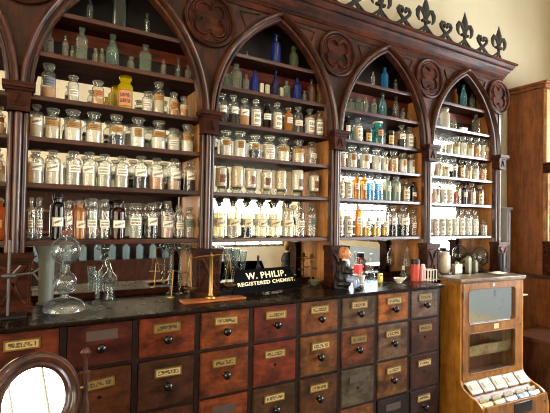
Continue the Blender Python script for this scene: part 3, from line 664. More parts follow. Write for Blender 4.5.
ORD = ['first', 'second', 'third', 'fourth', 'fifth', 'sixth', 'seventh', 'eighth', 'ninth', 'tenth', 'eleventh', 'twelfth', 'thirteenth', 'fourteenth']
SHN = ['top shelf', 'second shelf', 'third shelf', 'fourth shelf', 'fifth shelf', 'bottom shelf']
BYN = {0: 'far left edge', 1: 'leftmost bay', 2: 'second bay', 3: 'third bay', 4: 'rightmost bay'}
def place(P, w, h, key, label, group, name=None, rot=None):
    ty, sq, gm, gc, cont, lab, st, words_ = K[key]
    nm = name or {'jar': 'apothecary_jar', 'dome': 'apothecary_jar', 'pot': 'ointment_pot'}.get(ty, 'glass_bottle' if w > .03 or cont or lab else 'glass_vial')
    cat = 'jar' if ty in ('jar', 'dome') else 'pot' if ty == 'pot' else 'bottle'
    rz = rnd.uniform(-.28, .28) if rot is None else rot
    gcol = (*lin(*gc), 1); parts = []
    if lab: parts.append(('label', label_mesh(lab[0], lab[1], sq), (*lin(*lab[2]), 1)))
    if cont: parts.append(('contents', fill_mesh(ty, cont[2], cont[0]), (*lin(*cont[1]), 1)))
    if st:
        nm2 = STP[ty][0]; parts.append((nm2, stop_mesh(ty, 'gstop' if st == 'glass' else st), (*lin(240, 238, 226), 1) if st == 'glass' and gm == 'glass' else (*lin(*(CLR if gm == 'glass' or ty != 'jar' else gc)), 1)))
    if parts:
        o = thing(nm, label, cat, P, rz, group)
        b = link('body', body_mesh(ty, sq, gm), o); b.color = gcol
        for n2, me, col in parts: q = link(n2, me, o); q.color = col
    else:
        o = link(nm, body_mesh(ty, sq, gm), None, P, rz); o.color = gcol; tag(o, label, cat, group)
    o.scale = (w/2, w/2, h)
    return o
YBAY = {0: 2.385, 1: 2.385, 2: 2.38, 3: 2.37, 4: 2.362}
for (bay, row), L in INV.items():
    n = len(L)
    st = []
    for (x, w, yt, key) in L:
        Yb = YBAY[bay]; zsh = ZS[row]; P = at(x, yt, Yb); X = at(x, yt+8, Yb).x; wm = w*dep((X, Yb, zsh))/FPX; hh = P.z-zsh
        if row and bay: hh = min(hh, ZS[row-1]-TH-zsh-.006)
        if 0 < bay: X = min(max(X, XK[bay]+.036+wm*.52), XK[bay+1]-.036-wm*.52)
        st.append([X, wm, hh])
    for a_, b_ in reversed(list(zip(st, st[1:]))):
        if bay == 4: a_[0] = min(a_[0], b_[0]-(a_[1]+b_[1])*.49)
    for it in range(8):
        for a_, b_ in zip(st, st[1:]):
            over = (a_[1]+b_[1])*.52+.0015-(b_[0]-a_[0])
            if over > 0:
                if over > .012: a_[1] *= .93; b_[1] *= .93
                else: f_ = 1-over/((a_[1]+b_[1])*.515); a_[1] *= f_; b_[1] *= f_
    for i, (x, w, yt, key) in enumerate(L):
        Yb = YBAY[bay]; zsh = ZS[row]; X, wm, hh = st[i]; words_ = K[key][7]
        if bay == 0: lb = '%s at the far left photo edge, %s' % (words_.split(',')[0], SHN[row])
        else:
            k = i+1
            pos = ORD[i]+' from left'
            lb = '%s, %s, %s, %s' % (words_, pos, SHN[row], BYN[bay])
            if len(lb.replace(',', '').split()) > 16:
                lb = '%s, %s, %s, %s' % (words_.split(',')[0], pos, SHN[row], BYN[bay])
        grp = ('jars and bottles on the %s of the %s' % (SHN[row], BYN[bay])) if bay else 'jars at the far left edge'
        place((X, Yb, zsh+.0005), wm, hh, key, lb, grp)
# small cream cartons on the second shelf of the second bay, and the feeding cup of the last bay
for i, (x, yt) in enumerate([(261.5, 83.5), (267.5, 85), (281.5, 88)]):
    P = at(x, yt, 2.40); h = P.z-ZS[1]
    o = MB().box(-.013, .013, -.009, .009, 0, h).build('small_carton', plain('cream_card', lin(206, 198, 160), .7, 0, 0, 30), None, (P.x, 2.40, ZS[1]+.0005), rnd.uniform(-.2, .2), bevel=.001)
    tag(o, 'small cream carton, %s of three among bottles, second shelf, second bay' % ('leftmost', 'middle', 'rightmost')[i], 'carton', 'cream cartons')
P = at(463, 124, 2.385)
m = MB().lathe([(0, .0), (.5, 0), (.85, .25), (1, .7), (.96, 1), (.9, 1), (.9, .7), (0, .15)], 24, (0, 0, 0), .62)
m.v = [(x*(.048 if x < 0 else .062), y*.04, z*.042) for x, y, z in m.v]
tag(m.build('feeding_cup', M['porc'], None, (P.x, 2.385, ZS[1]+.0005), 0), 'white boat shaped porcelain cup lying on second shelf, rightmost bay', 'cup')

# ------------------------------------------------------------------ things standing on the counter
def spot(x, y, Y): P = at(x, y, Y); return P
def pxm(P): return dep(P)/FPX
GL = M['lab_glass']
def white(o, c=(238, 244, 244)):
    o.color = (*lin(*c), 1); return o
ZT_ = ZC+.0005
# round flasks stacked on a glass dome
P = spot(64.5, 300, 2.27); X = P.x; z = lambda y: at(64.5, y, 2.215).z-ZC
X = at(64.5, 300, 2.215).x
t = thing('gas_generator', 'clear glass generator of two stacked globes on a domed foot, left on counter', 'glass apparatus', (X, 2.215, ZT_))
zu, zl = z(250.5), z(282.5)
white(MB().lathe([(0, .002), (.09, 0), (.094, .004), (.09, .02), (.075, .042), (.05, .055), (.022, .062), (.017, .07), (0, .07)], 32).build('foot', GL, t))
def globe(r, zc, nb, nt):
    p = []
    for i in range(15):
        a = -PI/2+PI*i/14; rr = r*math.cos(a)
        p.append((max(rr, nb if i < 7 else nt), zc+r*math.sin(a)))
    return p
white(MB().lathe([(.017, .06)]+globe(.052, zl, .017, .02)+[(.02, zu-.075)], 28).build('lower_globe', GL, t))
white(MB().lathe([(.02, zu-.078)]+globe(.066, zu, .02, .021)+[(.021, z(235)), (.026, z(233)), (.026, z(231)), (.018, z(231))], 28).build('upper_globe', GL, t))
MB().lathe([(0, z(235)), (.019, z(235)), (.021, z(230)), (0, z(230))], 16).build('cork', plain('red_cork', lin(120, 50, 36), .7), t)
white(MB().bar((0, 0, z(240)), (.004, 0, z(214)), .0035).build('tube', GL, t))
# tall cylinder with flared mouth
P = spot(45.8, 298, 2.42); z = lambda y: at(45.8, y, 2.42).z-ZC; k = pxm(P)
o = MB().lathe([(0, 0), (8.5*k, 0), (8.5*k, .006), (6.8*k, .012), (6.8*k, z(262)), (7.5*k, z(256)), (10.5*k, z(248)), (11.5*k, z(245)), (11*k, z(244.5)), (7*k, z(257)), (6.3*k, z(263)), (6.3*k, .02), (0, .02)], 28).build('percolator_glass', M['tint'], None, (P.x, 2.42, ZT_)); white(o, (226, 230, 224))
tag(o, 'tall greyish glass cylinder with flared mouth behind the stacked globes', 'glass vessel')
# retort stand
P = spot(8, 300, 2.16); z = lambda y: at(8, y, 2.16).z-ZC
t = thing('retort_stand', 'dark metal retort stand with clamp in front of the leftmost column', 'stand', (P.x, 2.16, ZT_))
MB().bar((0, 0, .008), (0, 0, z(240)), .0055).build('rod', M['dsteel'], t)
MB().box(-.07, .07, -.04, .06, 0, .01).build('base', M['iron'], t, bevel=.002)
MB().ell((0, 0, z(276)), (.028, .018, .012)).bar((0, 0, z(276)), (.09, 0, z(276)+.008), .006).bar((.012, 0, z(275)), (.045, -.01, z(266)), .006).bar((.09, 0, z(276)+.008), (.115, 0, z(270)), .005).bar((.09, 0, z(276)+.008), (.115, 0, z(282)), .005).build('clamp', M['dsteel'], t)
# little still, beaker
P = spot(109, 297, 2.40); k = pxm(P); z = lambda y: at(109, y, 2.40).z-ZC
t = thing('glass_still', 'small clear glass still with twisted neck and bulb on the counter', 'glass apparatus', (P.x, 2.40, ZT_))
white(MB().lathe([(0, 0), (6*k, 0), (6.3*k, .003), (5*k, .03), (4.6*k, z(284)), (7*k, z(281)), (7*k, z(277)), (3*k, z(272)), (2*k, z(269))], 22).build('flask', GL, t))
white(MB().tube([(0, 0, z(270)), (-.004, 0, z(265)), (-.012, 0, z(261)), (-.006, 0, z(257)), (-.02, 0, z(254)), (-4*k, 0, z(252))], [.010, .008, .010, .007, .009, .006], 10).build('neck', GL, t))
white(MB().ell((-4.5*k, 0, z(248.5)), (4.6*k, 4.6*k, 4.4*k)).build('bulb', GL, t))
P = spot(97.3, 297, 2.36); k = pxm(P); z = lambda y: at(97.3, y, 2.36).z-ZC
o = white(MB().lathe([(0, 0), (3.4*k, 0), (2*k, .01), (2.4*k, .03), (4.2*k, z(272)), (4*k, z(272)), (2.2*k, .035), (0, .03)], 22).build('measuring_glass', GL, None, (P.x, 2.36, ZT_)))
tag(o, 'clear conical measuring glass left of the twisted still', 'glass')
# three stemmed bulb glasses
for i, (x, r, yt) in enumerate([(170, 4.6, 242), (179.7, 4.8, 242), (187.8, 3.6, 243)]):
    Yg = 2.418-.03*(i == 1); P = spot(x, 288, Yg); k = pxm(P); z = lambda y: at(x, y, Yg).z-ZC
    pr2 = [(0, 0), (4.2*k, 0), (4.3*k, .004), (1.2*k, .014), (1.0*k, .04), (2.4*k, .06), (1*k, .08), (2.2*k, .10), (1*k, .118), (1.8*k, .13), (1.1*k, z(256)), (2.5*k, z(253)), (r*k, z(249.5)), (r*1.02*k, z(247)), (r*.75*k, z(yt+2.5)), (r*.68*k, z(yt+2.5)), (r*.92*k, z(247)), (0, z(252.5))]
    o = white(MB().lathe(pr2, 20).build('bulb_glass', M['glass'], None, (P.x, Yg, ZT_)))
    tag(o, 'clear knobbly stemmed bulb glass beside brass scales, %s of three' % ('leftmost', 'middle', 'rightmost')[i], 'glass', 'stemmed bulb glasses')
# brass bracket
m = MB(); Pa = [at(171.6, 285, 2.31), at(173.2, 270.5, 2.31), at(188.6, 273.6, 2.31)]
zb = ZC+.004
m.tube([(p.x-Pa[0].x, 0, p.z-ZC) for p in [Vector((Pa[0].x, 0, ZC+.003))]+Pa[1:]], .0042, 8).lathe([(0, 0), (.022, 0), (.02, .006), (0, .007)], 16)
tag(m.build('brass_arm', M['brass'], None, (Pa[0].x, 2.31, ZT_)), 'bent thin brass arm standing before the bulb glasses', 'brass fitting')
# scales
P = spot(210.8, 280, 2.13); k = pxm(P); z = lambda y: at(210.8, y, 2.20).z-ZC; X = P.x
sc = thing('balance_scale', 'brass balance scales on orange wooden board below the second column', 'scales', (X, 2.13, ZT_))
wL, wR = spot(182, 295, 2.13).x-X, spot(243, 293, 2.13).x-X
MB().box(wL, wR, -.04, .04, 0, .013).build('base_board', M['tablet'], sc, bevel=.003)
zt = at(210.8, 255, 2.13).z-ZC
MB().lathe([(0, .016), (.026, .016), (.024, .024), (.014, .03), (.010, .04), (.0105, zt-.012), (.014, zt-.006), (.006, zt+.004), (0, zt+.02)], 18).build('pillar', M['brass'], sc)
bl_ = at(189.5, 258.7, 2.13).x-X; br_ = at(229.5, 254.8, 2.13).x-X; bz = zt-.004
MB().tube([(bl_, 0, bz-.012), (bl_/2, 0, bz-.002), (0, 0, bz), (br_/2, 0, bz+.004), (br_, 0, bz+.004)], [.0016, .0026, .004, .0026, .0016], 8).build('beam', M['brass'], sc)
for s, bx_, bz_, py in ((0, bl_, bz-.012, 288.5), (1, br_, bz+.004, 285.5)):
    pz = at(192 if s == 0 else 227, py, 2.13).z-ZC; q = bx_+.008
    p_ = MB().lathe([(0, pz-.008), (.02, pz-.006), (.034, pz+.002), (.035, pz+.004), (.033, pz+.004), (.018, pz-.003), (0, pz-.005)], 24, (q, 0, 0)).build('pan', M['brasso'], sc)
    m = MB()
    for a in range(3): m.bar((bx_, 0, bz_), (q+.033*math.cos(2.1*a+.4), .033*math.sin(2.1*a+.4), pz+.003), .0006, 4)
    m.build('chain', M['brass'], p_)
# cone glasses in the second bay
for i, (x, yt, r) in enumerate([(218.5, 247, 4.6), (227, 248, 4.6), (235, 249, 4.4), (242.5, 251, 4)]):
    P = spot(x, 284, 2.42); k = pxm(P); z = lambda y: at(x, y, 2.42).z-ZC
    o = white(MB().lathe([(0, 0), (3.6*k, 0), (3.6*k, .003), (.9*k, .012), (.8*k, .06), (1.6*k, .085), (3.6*k, z(256)), (r*k, z(yt)), (r*.9*k, z(yt)), (3.3*k, z(256)), (0, .09)], 20).build('stem_glass', M['glass'], None, (P.x, 2.42, ZT_)))
    tag(o, 'clear stemmed glass behind the brass scales, %s of four' % ('leftmost', 'second from left', 'third from left', 'rightmost')[i], 'glass', 'stemmed glasses in second bay')
# name board on an easel
Pl, Pr = Vector((at(233, 292, 2.17).x, 2.17)), Vector((at(301, 284.5, 2.27).x, 2.27))
ang = math.atan2(Pr.y-Pl.y, Pr.x-Pl.x); W = (Pr-Pl).length
sg = thing('name_board', 'black shop name board with gilt lettering leaning on a small easel', 'sign', (Pl.x, Pl.y, ZT_), ang)
hb = .140; LEAN = math.radians(20)
RL = Matrix.Rotation(-LEAN, 4, 'X')
def leaned(o, dz=0): o.matrix_parent_inverse = Matrix.Identity(4); o.rotation_euler = (-LEAN, 0, 0); return o
bd = leaned(MB().prism([(.0, 0), (W, 0), (W*.985, .02), (W*.88, hb), (W*.10, hb), (.005, .02)], 0, .012).build('board', M['board'], sg, (0, 0, .010), bevel=.0015))
for words_in, x0, wd, z0, hh in ((('W.', 'PHILIP.'), .115, .315, .080, .039), (('REGISTERED', 'CHEMIST.'), .045, .45, .044, .022)):
    ms = []
    for txt in words_in:
        cu = bpy.data.curves.new('lettering', 'FONT'); cu.body = txt; cu.size = 1; cu.extrude = .02; cu.offset = .022; cu.space_character = 1.12
        tmp = bpy.data.objects.new('tmp', cu); C.objects.link(tmp)
        ms.append(bpy.data.meshes.new_from_object(tmp.evaluated_get(bpy.context.evaluated_depsgraph_get()))); bpy.data.objects.remove(tmp)
    ext = [(min(v.co.x for v in me.vertices), max(v.co.x for v in me.vertices)) for me in ms]
    tot = sum(b_-a_ for a_, b_ in ext)+.45; xx = 0
    for me, (a_, b_) in zip(ms, ext):
        y0 = min(v.co.y for v in me.vertices); y1 = max(v.co.y for v in me.vertices)
        for v in me.vertices:
            p = v.co.copy(); v.co = (x0+(p.x-a_+xx)/tot*wd, -.0012-p.z*.04, z0+(p.y-y0)/(y1-y0)*hh)
        xx += b_-a_+.45; me.materials.clear(); me.materials.append(M['gilt']); link('lettering', me, bd)
m = MB()
m.bar((W/2-.02, .088, .165), (W/2-.10, .075, .007), .006).bar((W/2-.02, .088, .165), (W/2+.08, .075, .007), .006).bar((W/2-.02, .088, .165), (W/2-.01, .15, .007), .006)
m.bar((W/2-.02, .088, .12), (W/2-.02, .088, .20), .007).ell((W/2-.02, .088, .205), (.009, .009, .014))
m.build('easel', M['blackw'], sg)
# hand scales and bowl
P = spot(311, 282, 2.44); z = lambda y: at(311, y, 2.44).z-ZC
t = thing('glass_scales', 'small dim hanging scales on thin stand in the second bay', 'scales', (P.x, 2.44, ZT_))
MB().lathe([(0, 0), (.03, 0), (.028, .006), (.006, .012), (.004, .27), (0, .275)], 14).build('stand', M['brasso'], t)
MB().bar((-.09, 0, z(259)), (.035, 0, z(258)), .003).ell((0, 0, z(256)), (.018, .006, .018)).ell((0, 0, z(262)), (.012, .006, .012)).build('beam', M['brasso'], t)
for s in (-.085, .03): white(MB().lathe([(0, 0), (.01, .001), (.022, .012), (.023, .014), (.01, .004), (0, .004)], 16, (s, 0, z(270))).bar((s, 0, z(270)), (s, 0, z(259)), .001, 4).build('pan', M['glass'], t))
P = spot(314.8, 282, 2.34)
tag(MB().lathe([(0, 0), (.022, 0), (.024, .004), (.034, .014), (.044, .028), (.047, .032), (.045, .032), (.032, .018), (0, .008)], 28).build('metal_bowl', M['pewter'], None, (P.x, 2.34, ZT_)), 'shallow pewter bowl at right end of the second bay', 'bowl')

# figurine: a seated person in a black coat with a red book
def blob(name, parts, mat, parent, vox=.0022, smooth=2, loc=(0, 0, 0)):
    m = MB()
    for p in parts: m.ell(p[0], p[1], 16, 10, Matrix.Rotation(p[2], 3, p[3]) if len(p) > 2 else None)
    o = m.build(name, mat, parent, loc, smooth=180)
    r = o.modifiers.new('join', 'REMESH'); r.mode = 'VOXEL'; r.voxel_size = vox; r.use_smooth_shade = True
    s_ = o.modifiers.new('soft', 'SMOOTH'); s_.factor = .5; s_.iterations = smooth
    return o
P = spot(342, 286, 2.17); k = pxm(P)
fg = thing('ceramic_figurine', 'painted figurine of a seated person in black coat holding red book', 'figurine', (P.x, 2.15, ZT_), .5)
H = at(342, 246.5, 2.17).z-ZC; q = H/.195
coat = plain('black_glaze', lin(12, 11, 14), .5, 0, 0); skin = plain('skin_glaze', lin(214, 150, 112), .35, 0, .3); hair = plain('ginger_hair', lin(176, 112, 54), .5, 0, 0, 60)
redb = plain('red_book', lin(212, 50, 34), .4); whg = plain('white_glaze', lin(226, 228, 232), .25, 0, .4); blu = plain('blue_trousers', lin(150, 166, 204), .3, 0, .4)
def sc3(v): return tuple(c*q for c in v)
blob('coat', [(sc3((0, .004, .088)), sc3((.036, .032, .046))), (sc3((-.004, .006, .05)), sc3((.038, .036, .040))), (sc3((-.004, .006, .022)), sc3((.038, .040, .022))), (sc3((-.028, -.01, .1)), sc3((.012, .013, .03)), .3, 'Y'), (sc3((.028, -.01, .1)), sc3((.012, .013, .03)), -.3, 'Y'),
              (sc3((-.022, -.03, .08)), sc3((.011, .024, .011)), .3, 'Z'), (sc3((.024, -.03, .082)), sc3((.011, .024, .011)), -.3, 'Z')], coat, fg)
blob('head', [(sc3((.004, -.008, .162)), sc3((.017, .020, .025))), (sc3((.0, 0, .138)), sc3((.010, .010, .014))), (sc3((.006, -.028, .161)), sc3((.004, .006, .006))), (sc3((.006, -.022, .149)), sc3((.010, .008, .007))),
              (sc3((-.016, 0, .16)), sc3((.003, .005, .007))), (sc3((.023, 0, .16)), sc3((.003, .005, .007)))], skin, fg, .0016)
blob('hair', [(sc3((.0, .009, .173)), sc3((.0195, .018, .022))), (sc3((-.012, .012, .158)), sc3((.012, .012, .02))), (sc3((.012, .014, .158)), sc3((.014, .011, .02))), (sc3((.004, -.008, .187)), sc3((.015, .010, .006)))], hair, fg, .0018)
m = MB()
for s in (-.007, .009): m.ell(sc3((s+.004, -.0245, .165)), sc3((.0028, .002, .002)), 8, 6)
m.tube([sc3((-.003, -.0272, .1495)), sc3((.005, -.0285, .148)), sc3((.012, -.0268, .1495))], .0009, 6); m.build('face_paint', coat, fg)
blob('shirt_front', [(sc3((.004, -.016, .115)), sc3((.012, .010, .024))), (sc3((.0, -.003, .133)), sc3((.016, .015, .006)))], whg, fg)
blob('hands', [(sc3((-.014, -.05, .082)), sc3((.008, .007, .008))), (sc3((.016, -.05, .084)), sc3((.008, .007, .008)))]+
     [(sc3((s+.004*j-.006, -.056, .080+.002*(j % 2))), sc3((.0022, .005, .0022))) for s in (-.013, .018) for j in range(4)], skin, fg, .0012, 1)
MB().box(-.026*q, .026*q, -.080*q, -.056*q, .078*q, .116*q).build('book', redb, fg, bevel=.001)
blob('trousers', [(sc3((-.015, -.034, .045)), sc3((.013, .032, .013))), (sc3((.016, -.034, .045)), sc3((.013, .032, .013))), (sc3((-.015, -.06, .026)), sc3((.010, .010, .026))), (sc3((.016, -.06, .026)), sc3((.010, .010, .026)))], blu, fg)
blob('shoes', [(sc3((-.015, -.068, .007)), sc3((.009, .016, .006))), (sc3((.016, -.068, .007)), sc3((.009, .016, .006)))], coat, fg)
MB().box(-.034*q, .034*q, -.012*q, .034*q, 0, .036*q).build('seat', coat, fg, bevel=.003)
# mortar and pestle
P = spot(359, 284, 2.23); k = pxm(P); z = lambda y: at(359, y, 2.23).z-ZC
t = thing('mortar', 'white porcelain mortar with pestle beside the seated figurine', 'mortar', (P.x, 2.23, ZT_))
MB().lathe([(0, 0), (3.2*k, 0), (3.3*k, .003), (2.8*k, .007), (5*k, .018), (6*k, z(276.5)), (6.5*k, z(275.5)), (6.3*k, z(275)), (5.4*k, z(276)), (4.2*k, .02), (0, .012)], 28).build('bowl', M['porc'], t)
MB().tube([(0, 0, .022), (3*k, 0, z(273.5)), (4*k, 0, z(271.8))], [.008, .005, .007], 10).build('pestle', M['porc'], t)
# conical flask behind
for i, (x, yt, r, Yg, nm) in enumerate([(371, 254, 5.5, 2.40, 'right of the white mortar'), (357, 258, 4.2, 2.43, 'behind the white mortar')]):
    P = spot(x, 281, Yg); k = pxm(P); z = lambda y: at(x, y, Yg).z-ZC
    o = white(MB().lathe([(0, 0), (r*k, 0), (r*1.02*k, .006), (r*.6*k, .05), (1.2*k, .075), (1.1*k, z(yt+1)), (1.7*k, z(yt)), (1.4*k, z(yt))], 22).build('conical_flask', M['glass'], None, (P.x, Yg, ZT_)))
    tag(o, 'clear conical glass flask '+nm, 'flask')
P = spot(380, 282, 2.24); k = pxm(P); h = at(380, 273.5, 2.24).z-ZC
t = thing('medicine_box', 'small yellow and black medicine carton standing under the third arch', 'box', (P.x, 2.24, ZT_), .2)
MB().box(-2.7*k, 2.7*k, -.010, .010, 0, h).build('carton', plain('cream_yellow_card', lin(226, 214, 120), .5), t, bevel=.0008)
MB().box(-1.9*k, 1.7*k, -.0108, -.009, h*.15, h*.68).build('front_panel', plain('yellow_print', lin(206, 190, 40), .5), t)
MB().box(-2.1*k, 1.9*k, -.0106, -.009, h*.7, h*.86).build('print_band', M['blackw'], t)
# sauce boat shaped feeder
P = spot(399, 282, 2.17); k = pxm(P)
o = MB(); o.lathe([(0, 0), (3*k, 0), (2.8*k, .004), (5.2*k, .016), (6.4*k, .034), (6.6*k, .036), (6.0*k, .035), (4.4*k, .016), (0, .008)], 28, (0, 0, 0), .75)
o.tube([(5*k, 0, .018), (8*k, 0, .026), (10*k, 0, .038)], [.009, .006, .005], 10)
tag(o.build('invalid_feeder', M['porc'], None, (P.x, 2.17, ZT_)), 'white porcelain boat shaped feeder with spout left of red tin', 'feeding cup')
P = spot(403, 280, 2.26); k = pxm(P); z = lambda y: at(403, y, 2.26).z-ZC
t = thing('glass_bottle', 'small dark green bottle with white cap behind the porcelain feeder', 'bottle', (P.x, 2.26, ZT_))
b = MB().lathe([(0, 0), (2.6*k, 0), (2.6*k, z(274)), (1.3*k, z(271)), (1.2*k, z(269))], 16).build('body', M['tint'], t); b.color = (*lin(60, 80, 60), 1)
MB().lathe([(0, z(270)), (1.5*k, z(270)), (1.4*k, z(266)), (0, z(265.5))], 14).build('cap', M['porc'], t)
P = spot(407, 279, 2.40); k = pxm(P); z = lambda y: at(407, y, 2.40).z-ZC
o = white(MB().lathe([(0, 0), (4*k, 0), (4*k, .004), (1*k, .015), (1*k, .05), (4*k, .08), (3.4*k, z(256)), (1.5*k, z(252)), (1.4*k, z(246)), (2*k, z(245))], 20).build('glass_lamp', M['glass'], None, (P.x, 2.40, ZT_)))
tag(o, 'clear stemmed glass vessel behind the red tin', 'glass vessel')
P = spot(415, 281, 2.19); k = pxm(P); z = lambda y: at(415, y, 2.19).z-ZC
t = thing('red_tin', 'red cylindrical tin with black lid near the right end of the counter', 'tin', (P.x, 2.19, ZT_))
MB().lathe([(0, 0), (4.3*k, 0), (4.3*k, z(263.5)), (0, z(263.5))], 24).build('body', M['redtin'], t, smooth=30)
MB().lathe([(4.45*k, z(264)), (4.45*k, z(260)), (4*k, z(259.3)), (0, z(259.3))], 24).build('lid', M['blackw'], t, smooth=30)
P = spot(422.7, 281, 2.165); k = pxm(P); z = lambda y: at(422.7, y, 2.165).z-ZC
t = thing('powder_tin', 'small pink and white tin right beside the red tin', 'tin', (P.x, 2.165, ZT_))
MB().box(-2.6*k, 2.6*k, -.010, .010, 0, z(267)).build('body', plain('pink_print', lin(232, 150, 150), .4, 0, .2, 50), t, bevel=.001)
MB().lathe([(0, z(267)), (2*k, z(267)), (2.2*k, z(265)), (1*k, z(264)), (0, z(264))], 14).build('cap', M['porc'], t)
# wire rack
P = spot(434, 282.5, 2.10); k = pxm(P); z = lambda y: at(434, y, 2.10).z-ZC
m = MB(); w_ = 6.5*k
for a in (-1, -.33, .33, 1): m.bar((a*w_, 0, 0), (a*w_, 0, z(270)), .003, 6).bar((a*w_, .05, 0), (a*w_, .05, z(270)), .003, 6)
for hz in (z(270), .012):
    m.tube([(-w_, 0, hz), (w_, 0, hz), (w_, .05, hz), (-w_, .05, hz)], .003, 6, closed=True)
tag(m.build('test_tube_rack', M['porc'], None, (P.x-.02, 2.10, ZT_)), 'white wire rack at the right end of the long counter', 'rack')

# rightmost bay
YG = 2.40
def onledge(x, y, Y=YG): return at(x, y, Y)
P = onledge(444.5, 270); k = pxm(P); z = lambda y: at(444.5, y, YG).z-ZC
t = thing('porcelain_jug', 'white porcelain jug under the rightmost arch, left side', 'jug', (P.x, YG, ZT_))
MB().lathe([(0, 0), (4*k, 0), (5*k, .01), (6*k, .05), (5*k, z(259)), (4*k, z(255)), (4.6*k, z(252)), (4.2*k, z(252)), (3.6*k, z(256)), (0, .02)], 24).build('body', M['porc'], t)
MB().tube([(4.4*k, 0, z(254)), (8*k, 0, z(256)), (8*k, 0, z(262)), (5.4*k, 0, z(266))], .006, 8).build('handle', M['porc'], t)
for i, (x, w, yt, lb) in enumerate([(457, 13, 262, 'wide low'), (468.3, 6, 256, 'tall'), (475, 5.5, 260, 'narrow')]):
    P = onledge(x, 270, 2.34); k = pxm(P); h = at(x, yt, 2.34).z-ZC
    t = thing('metal_flask', '%s greenish pewter square flask behind the oak display case' % lb, 'flask', (P.x, 2.34, ZT_), .1)
    MB().box(-w*.5*k, w*.5*k, -.018, .018, 0, h-.018).build('body', M['pewter'], t, bevel=.004)
    MB().lathe([(0, h-.018), (2.2*k, h-.018), (1.8*k, h-.008), (2*k, h-.004), (1.8*k, h), (0, h)], 14).build('cap', M['pewter'], t)
P = onledge(478.5, 270); k = pxm(P)*.84; z = lambda y: at(485.5, y, YG).z-ZC
t = thing('glass_dome_jar', 'large clear glass jar with domed lid and finial under rightmost arch', 'jar', (P.x, 2.385, ZT_))
white(MB().lathe([(0, 0), (6*k, 0), (6*k, .006), (2*k, .02), (3*k, .04), (8.5*k, z(262)), (9*k, z(256)), (8.6*k, z(254.5)), (8.4*k, z(257)), (0, .06)], 24).build('body', GL, t))
white(MB().lathe([(9*k, z(254.5)), (8.6*k, z(252)), (6.5*k, z(249)), (3*k, z(247)), (1.4*k, z(246.4)), (1.2*k, z(245)), (2.2*k, z(243.6)), (1.8*k, z(242.6)), (0, z(242))], 24).build('lid', GL, t))
P = at(500, 268, 2.20); k = pxm(P); z = lambda y: at(500, y, 2.20).z-ZC
t = thing('black_canister', 'black cylindrical canister right of the glass dome jar', 'canister', (3.585, 2.188, ZT_))
# stands on the ledge end
MB().lathe([(0, 0), (.030, 0), (.030, .16), (.032, .162), (.032, .175), (.028, .18), (0, .182)], 22).build('body', M['blackw'], t, smooth=30)
# grey painted post against the wall
P0 = at(506.3, 208, 2.50); 
t = thing('grey_post', 'grey painted post with square cap against the wall beside the cabinet', 'post', (P0.x-.0, 2.50, 0))
MB().box(-.028, .028, -.03, .055, 0, P0.z-.02).build('shaft', M['greyp'], t, bevel=.004)
MB().box(-.042, .042, -.045, .058, P0.z-.02, P0.z+.006).build('cap', M['greyp'], t, bevel=.003)
MB().bar((-.0, -.034, .9), (.0, -.034, P0.z-.05), .007, 8).build('pipe', M['steel'], t)

# ------------------------------------------------------------------ oak display case in front of the last arch
F = Vector((2.700, 1.95)); TA = math.radians(-4.6); W = .70; D = .185; ZTOP = 1.178
dc = thing('display_case', 'golden oak counter display case with mirror, glass window and packet trays', 'display case', (F.x, F.y, 0), TA)
# local: x along the front, y backwards, z up
side = [(0, .0), (0, .46), (-.01, .425), (-.035, .40), (-.08, .375), (-.13, .36), (-.17, .34), (-.195, .30), (-.205, .25), (-.205, .0)]
def sidepanel(x0, x1):
    m = MB(); poly = [(D, 0), (D, ZTOP-.03), (0, ZTOP-.03)]+side[1:]
    n = len(poly); vs = [(x0, y, z) for y, z in poly]+[(x1, y, z) for y, z in poly]
    m.add(vs, [tuple(range(n)), tuple(range(n, 2*n))[::-1]]+[(i, (i+1) % n, (i+1) % n+n, i+n) for i in range(n)]); return m
sidepanel(0, .022).build('side_panel', M['oak'], dc, bevel=.002); sidepanel(W-.022, W).build('side_panel', M['oak'], dc, bevel=.002)
MB().box(.022, W-.022, D-.015, D, 0, ZTOP-.03).build('back_panel', M['brown'], dc)
MB().box(-.012, W+.012, -.016, D+.008, ZTOP-.022, ZTOP).box(-.006, W+.006, -.008, D+.004, ZTOP-.032, ZTOP-.022).build('top_slab', wood('worn_grey_top', lin(96, 74, 54), lin(160, 136, 108), (8, 1, 1), .4, .4, .2), dc, bevel=.003)
# door with two eight-sided openings
def frame_with_holes(x0, x1, z0, z1, holes, y0, y1, cut=.025):
    m = MB(); zs = [z0]+[v for h in holes for v in (h[2], h[3])]+[z1]
    def bx(a, b, c, d):
        if b > a and d > c: m.box(a, b, y0, y1, c, d)
    for i in range(0, len(zs), 2): bx(x0, x1, zs[i], zs[i+1])
    for (a, b, c, d) in holes:
        bx(x0, a, c, d); bx(b, x1, c, d)
        for (px_, pz_, sx, sz) in ((a, c, 1, 1), (b, c, -1, 1), (a, d, 1, -1), (b, d, -1, -1)):
            m.prism([(px_, pz_), (px_+sx*cut, pz_), (px_+sx*cut*.55, pz_+sz*cut*.3), (px_+sx*cut*.3, pz_+sz*cut*.55), (px_, pz_+sz*cut)], y0, y1)
    return m
H1 = (.075, W-.105, .842, 1.098); H2 = (.085, W-.105, .482, .775)
fr = frame_with_holes(.022, W-.022, .435, ZTOP-.034, [H2, H1], -.006, .014)
door = fr.build('door', M['oakd'], dc, smooth=0)
MB().box(H1[0]-.004, H1[1]+.004, .008, .012, H1[2]-.004, H1[3]+.004).build('mirror', M['foxed'], door)
g = MB().box(H2[0]-.004, H2[1]+.004, .008, .011, H2[2]-.004, H2[3]+.004).build('window_pane', M['tint'], door); g.color = (*lin(70, 76, 76), 1)
g.data.materials.clear(); g.data.materials.append(glassmat('case_pane', .8, 1.0)); g.color = (.9, .93, .93, 1)
m = MB()
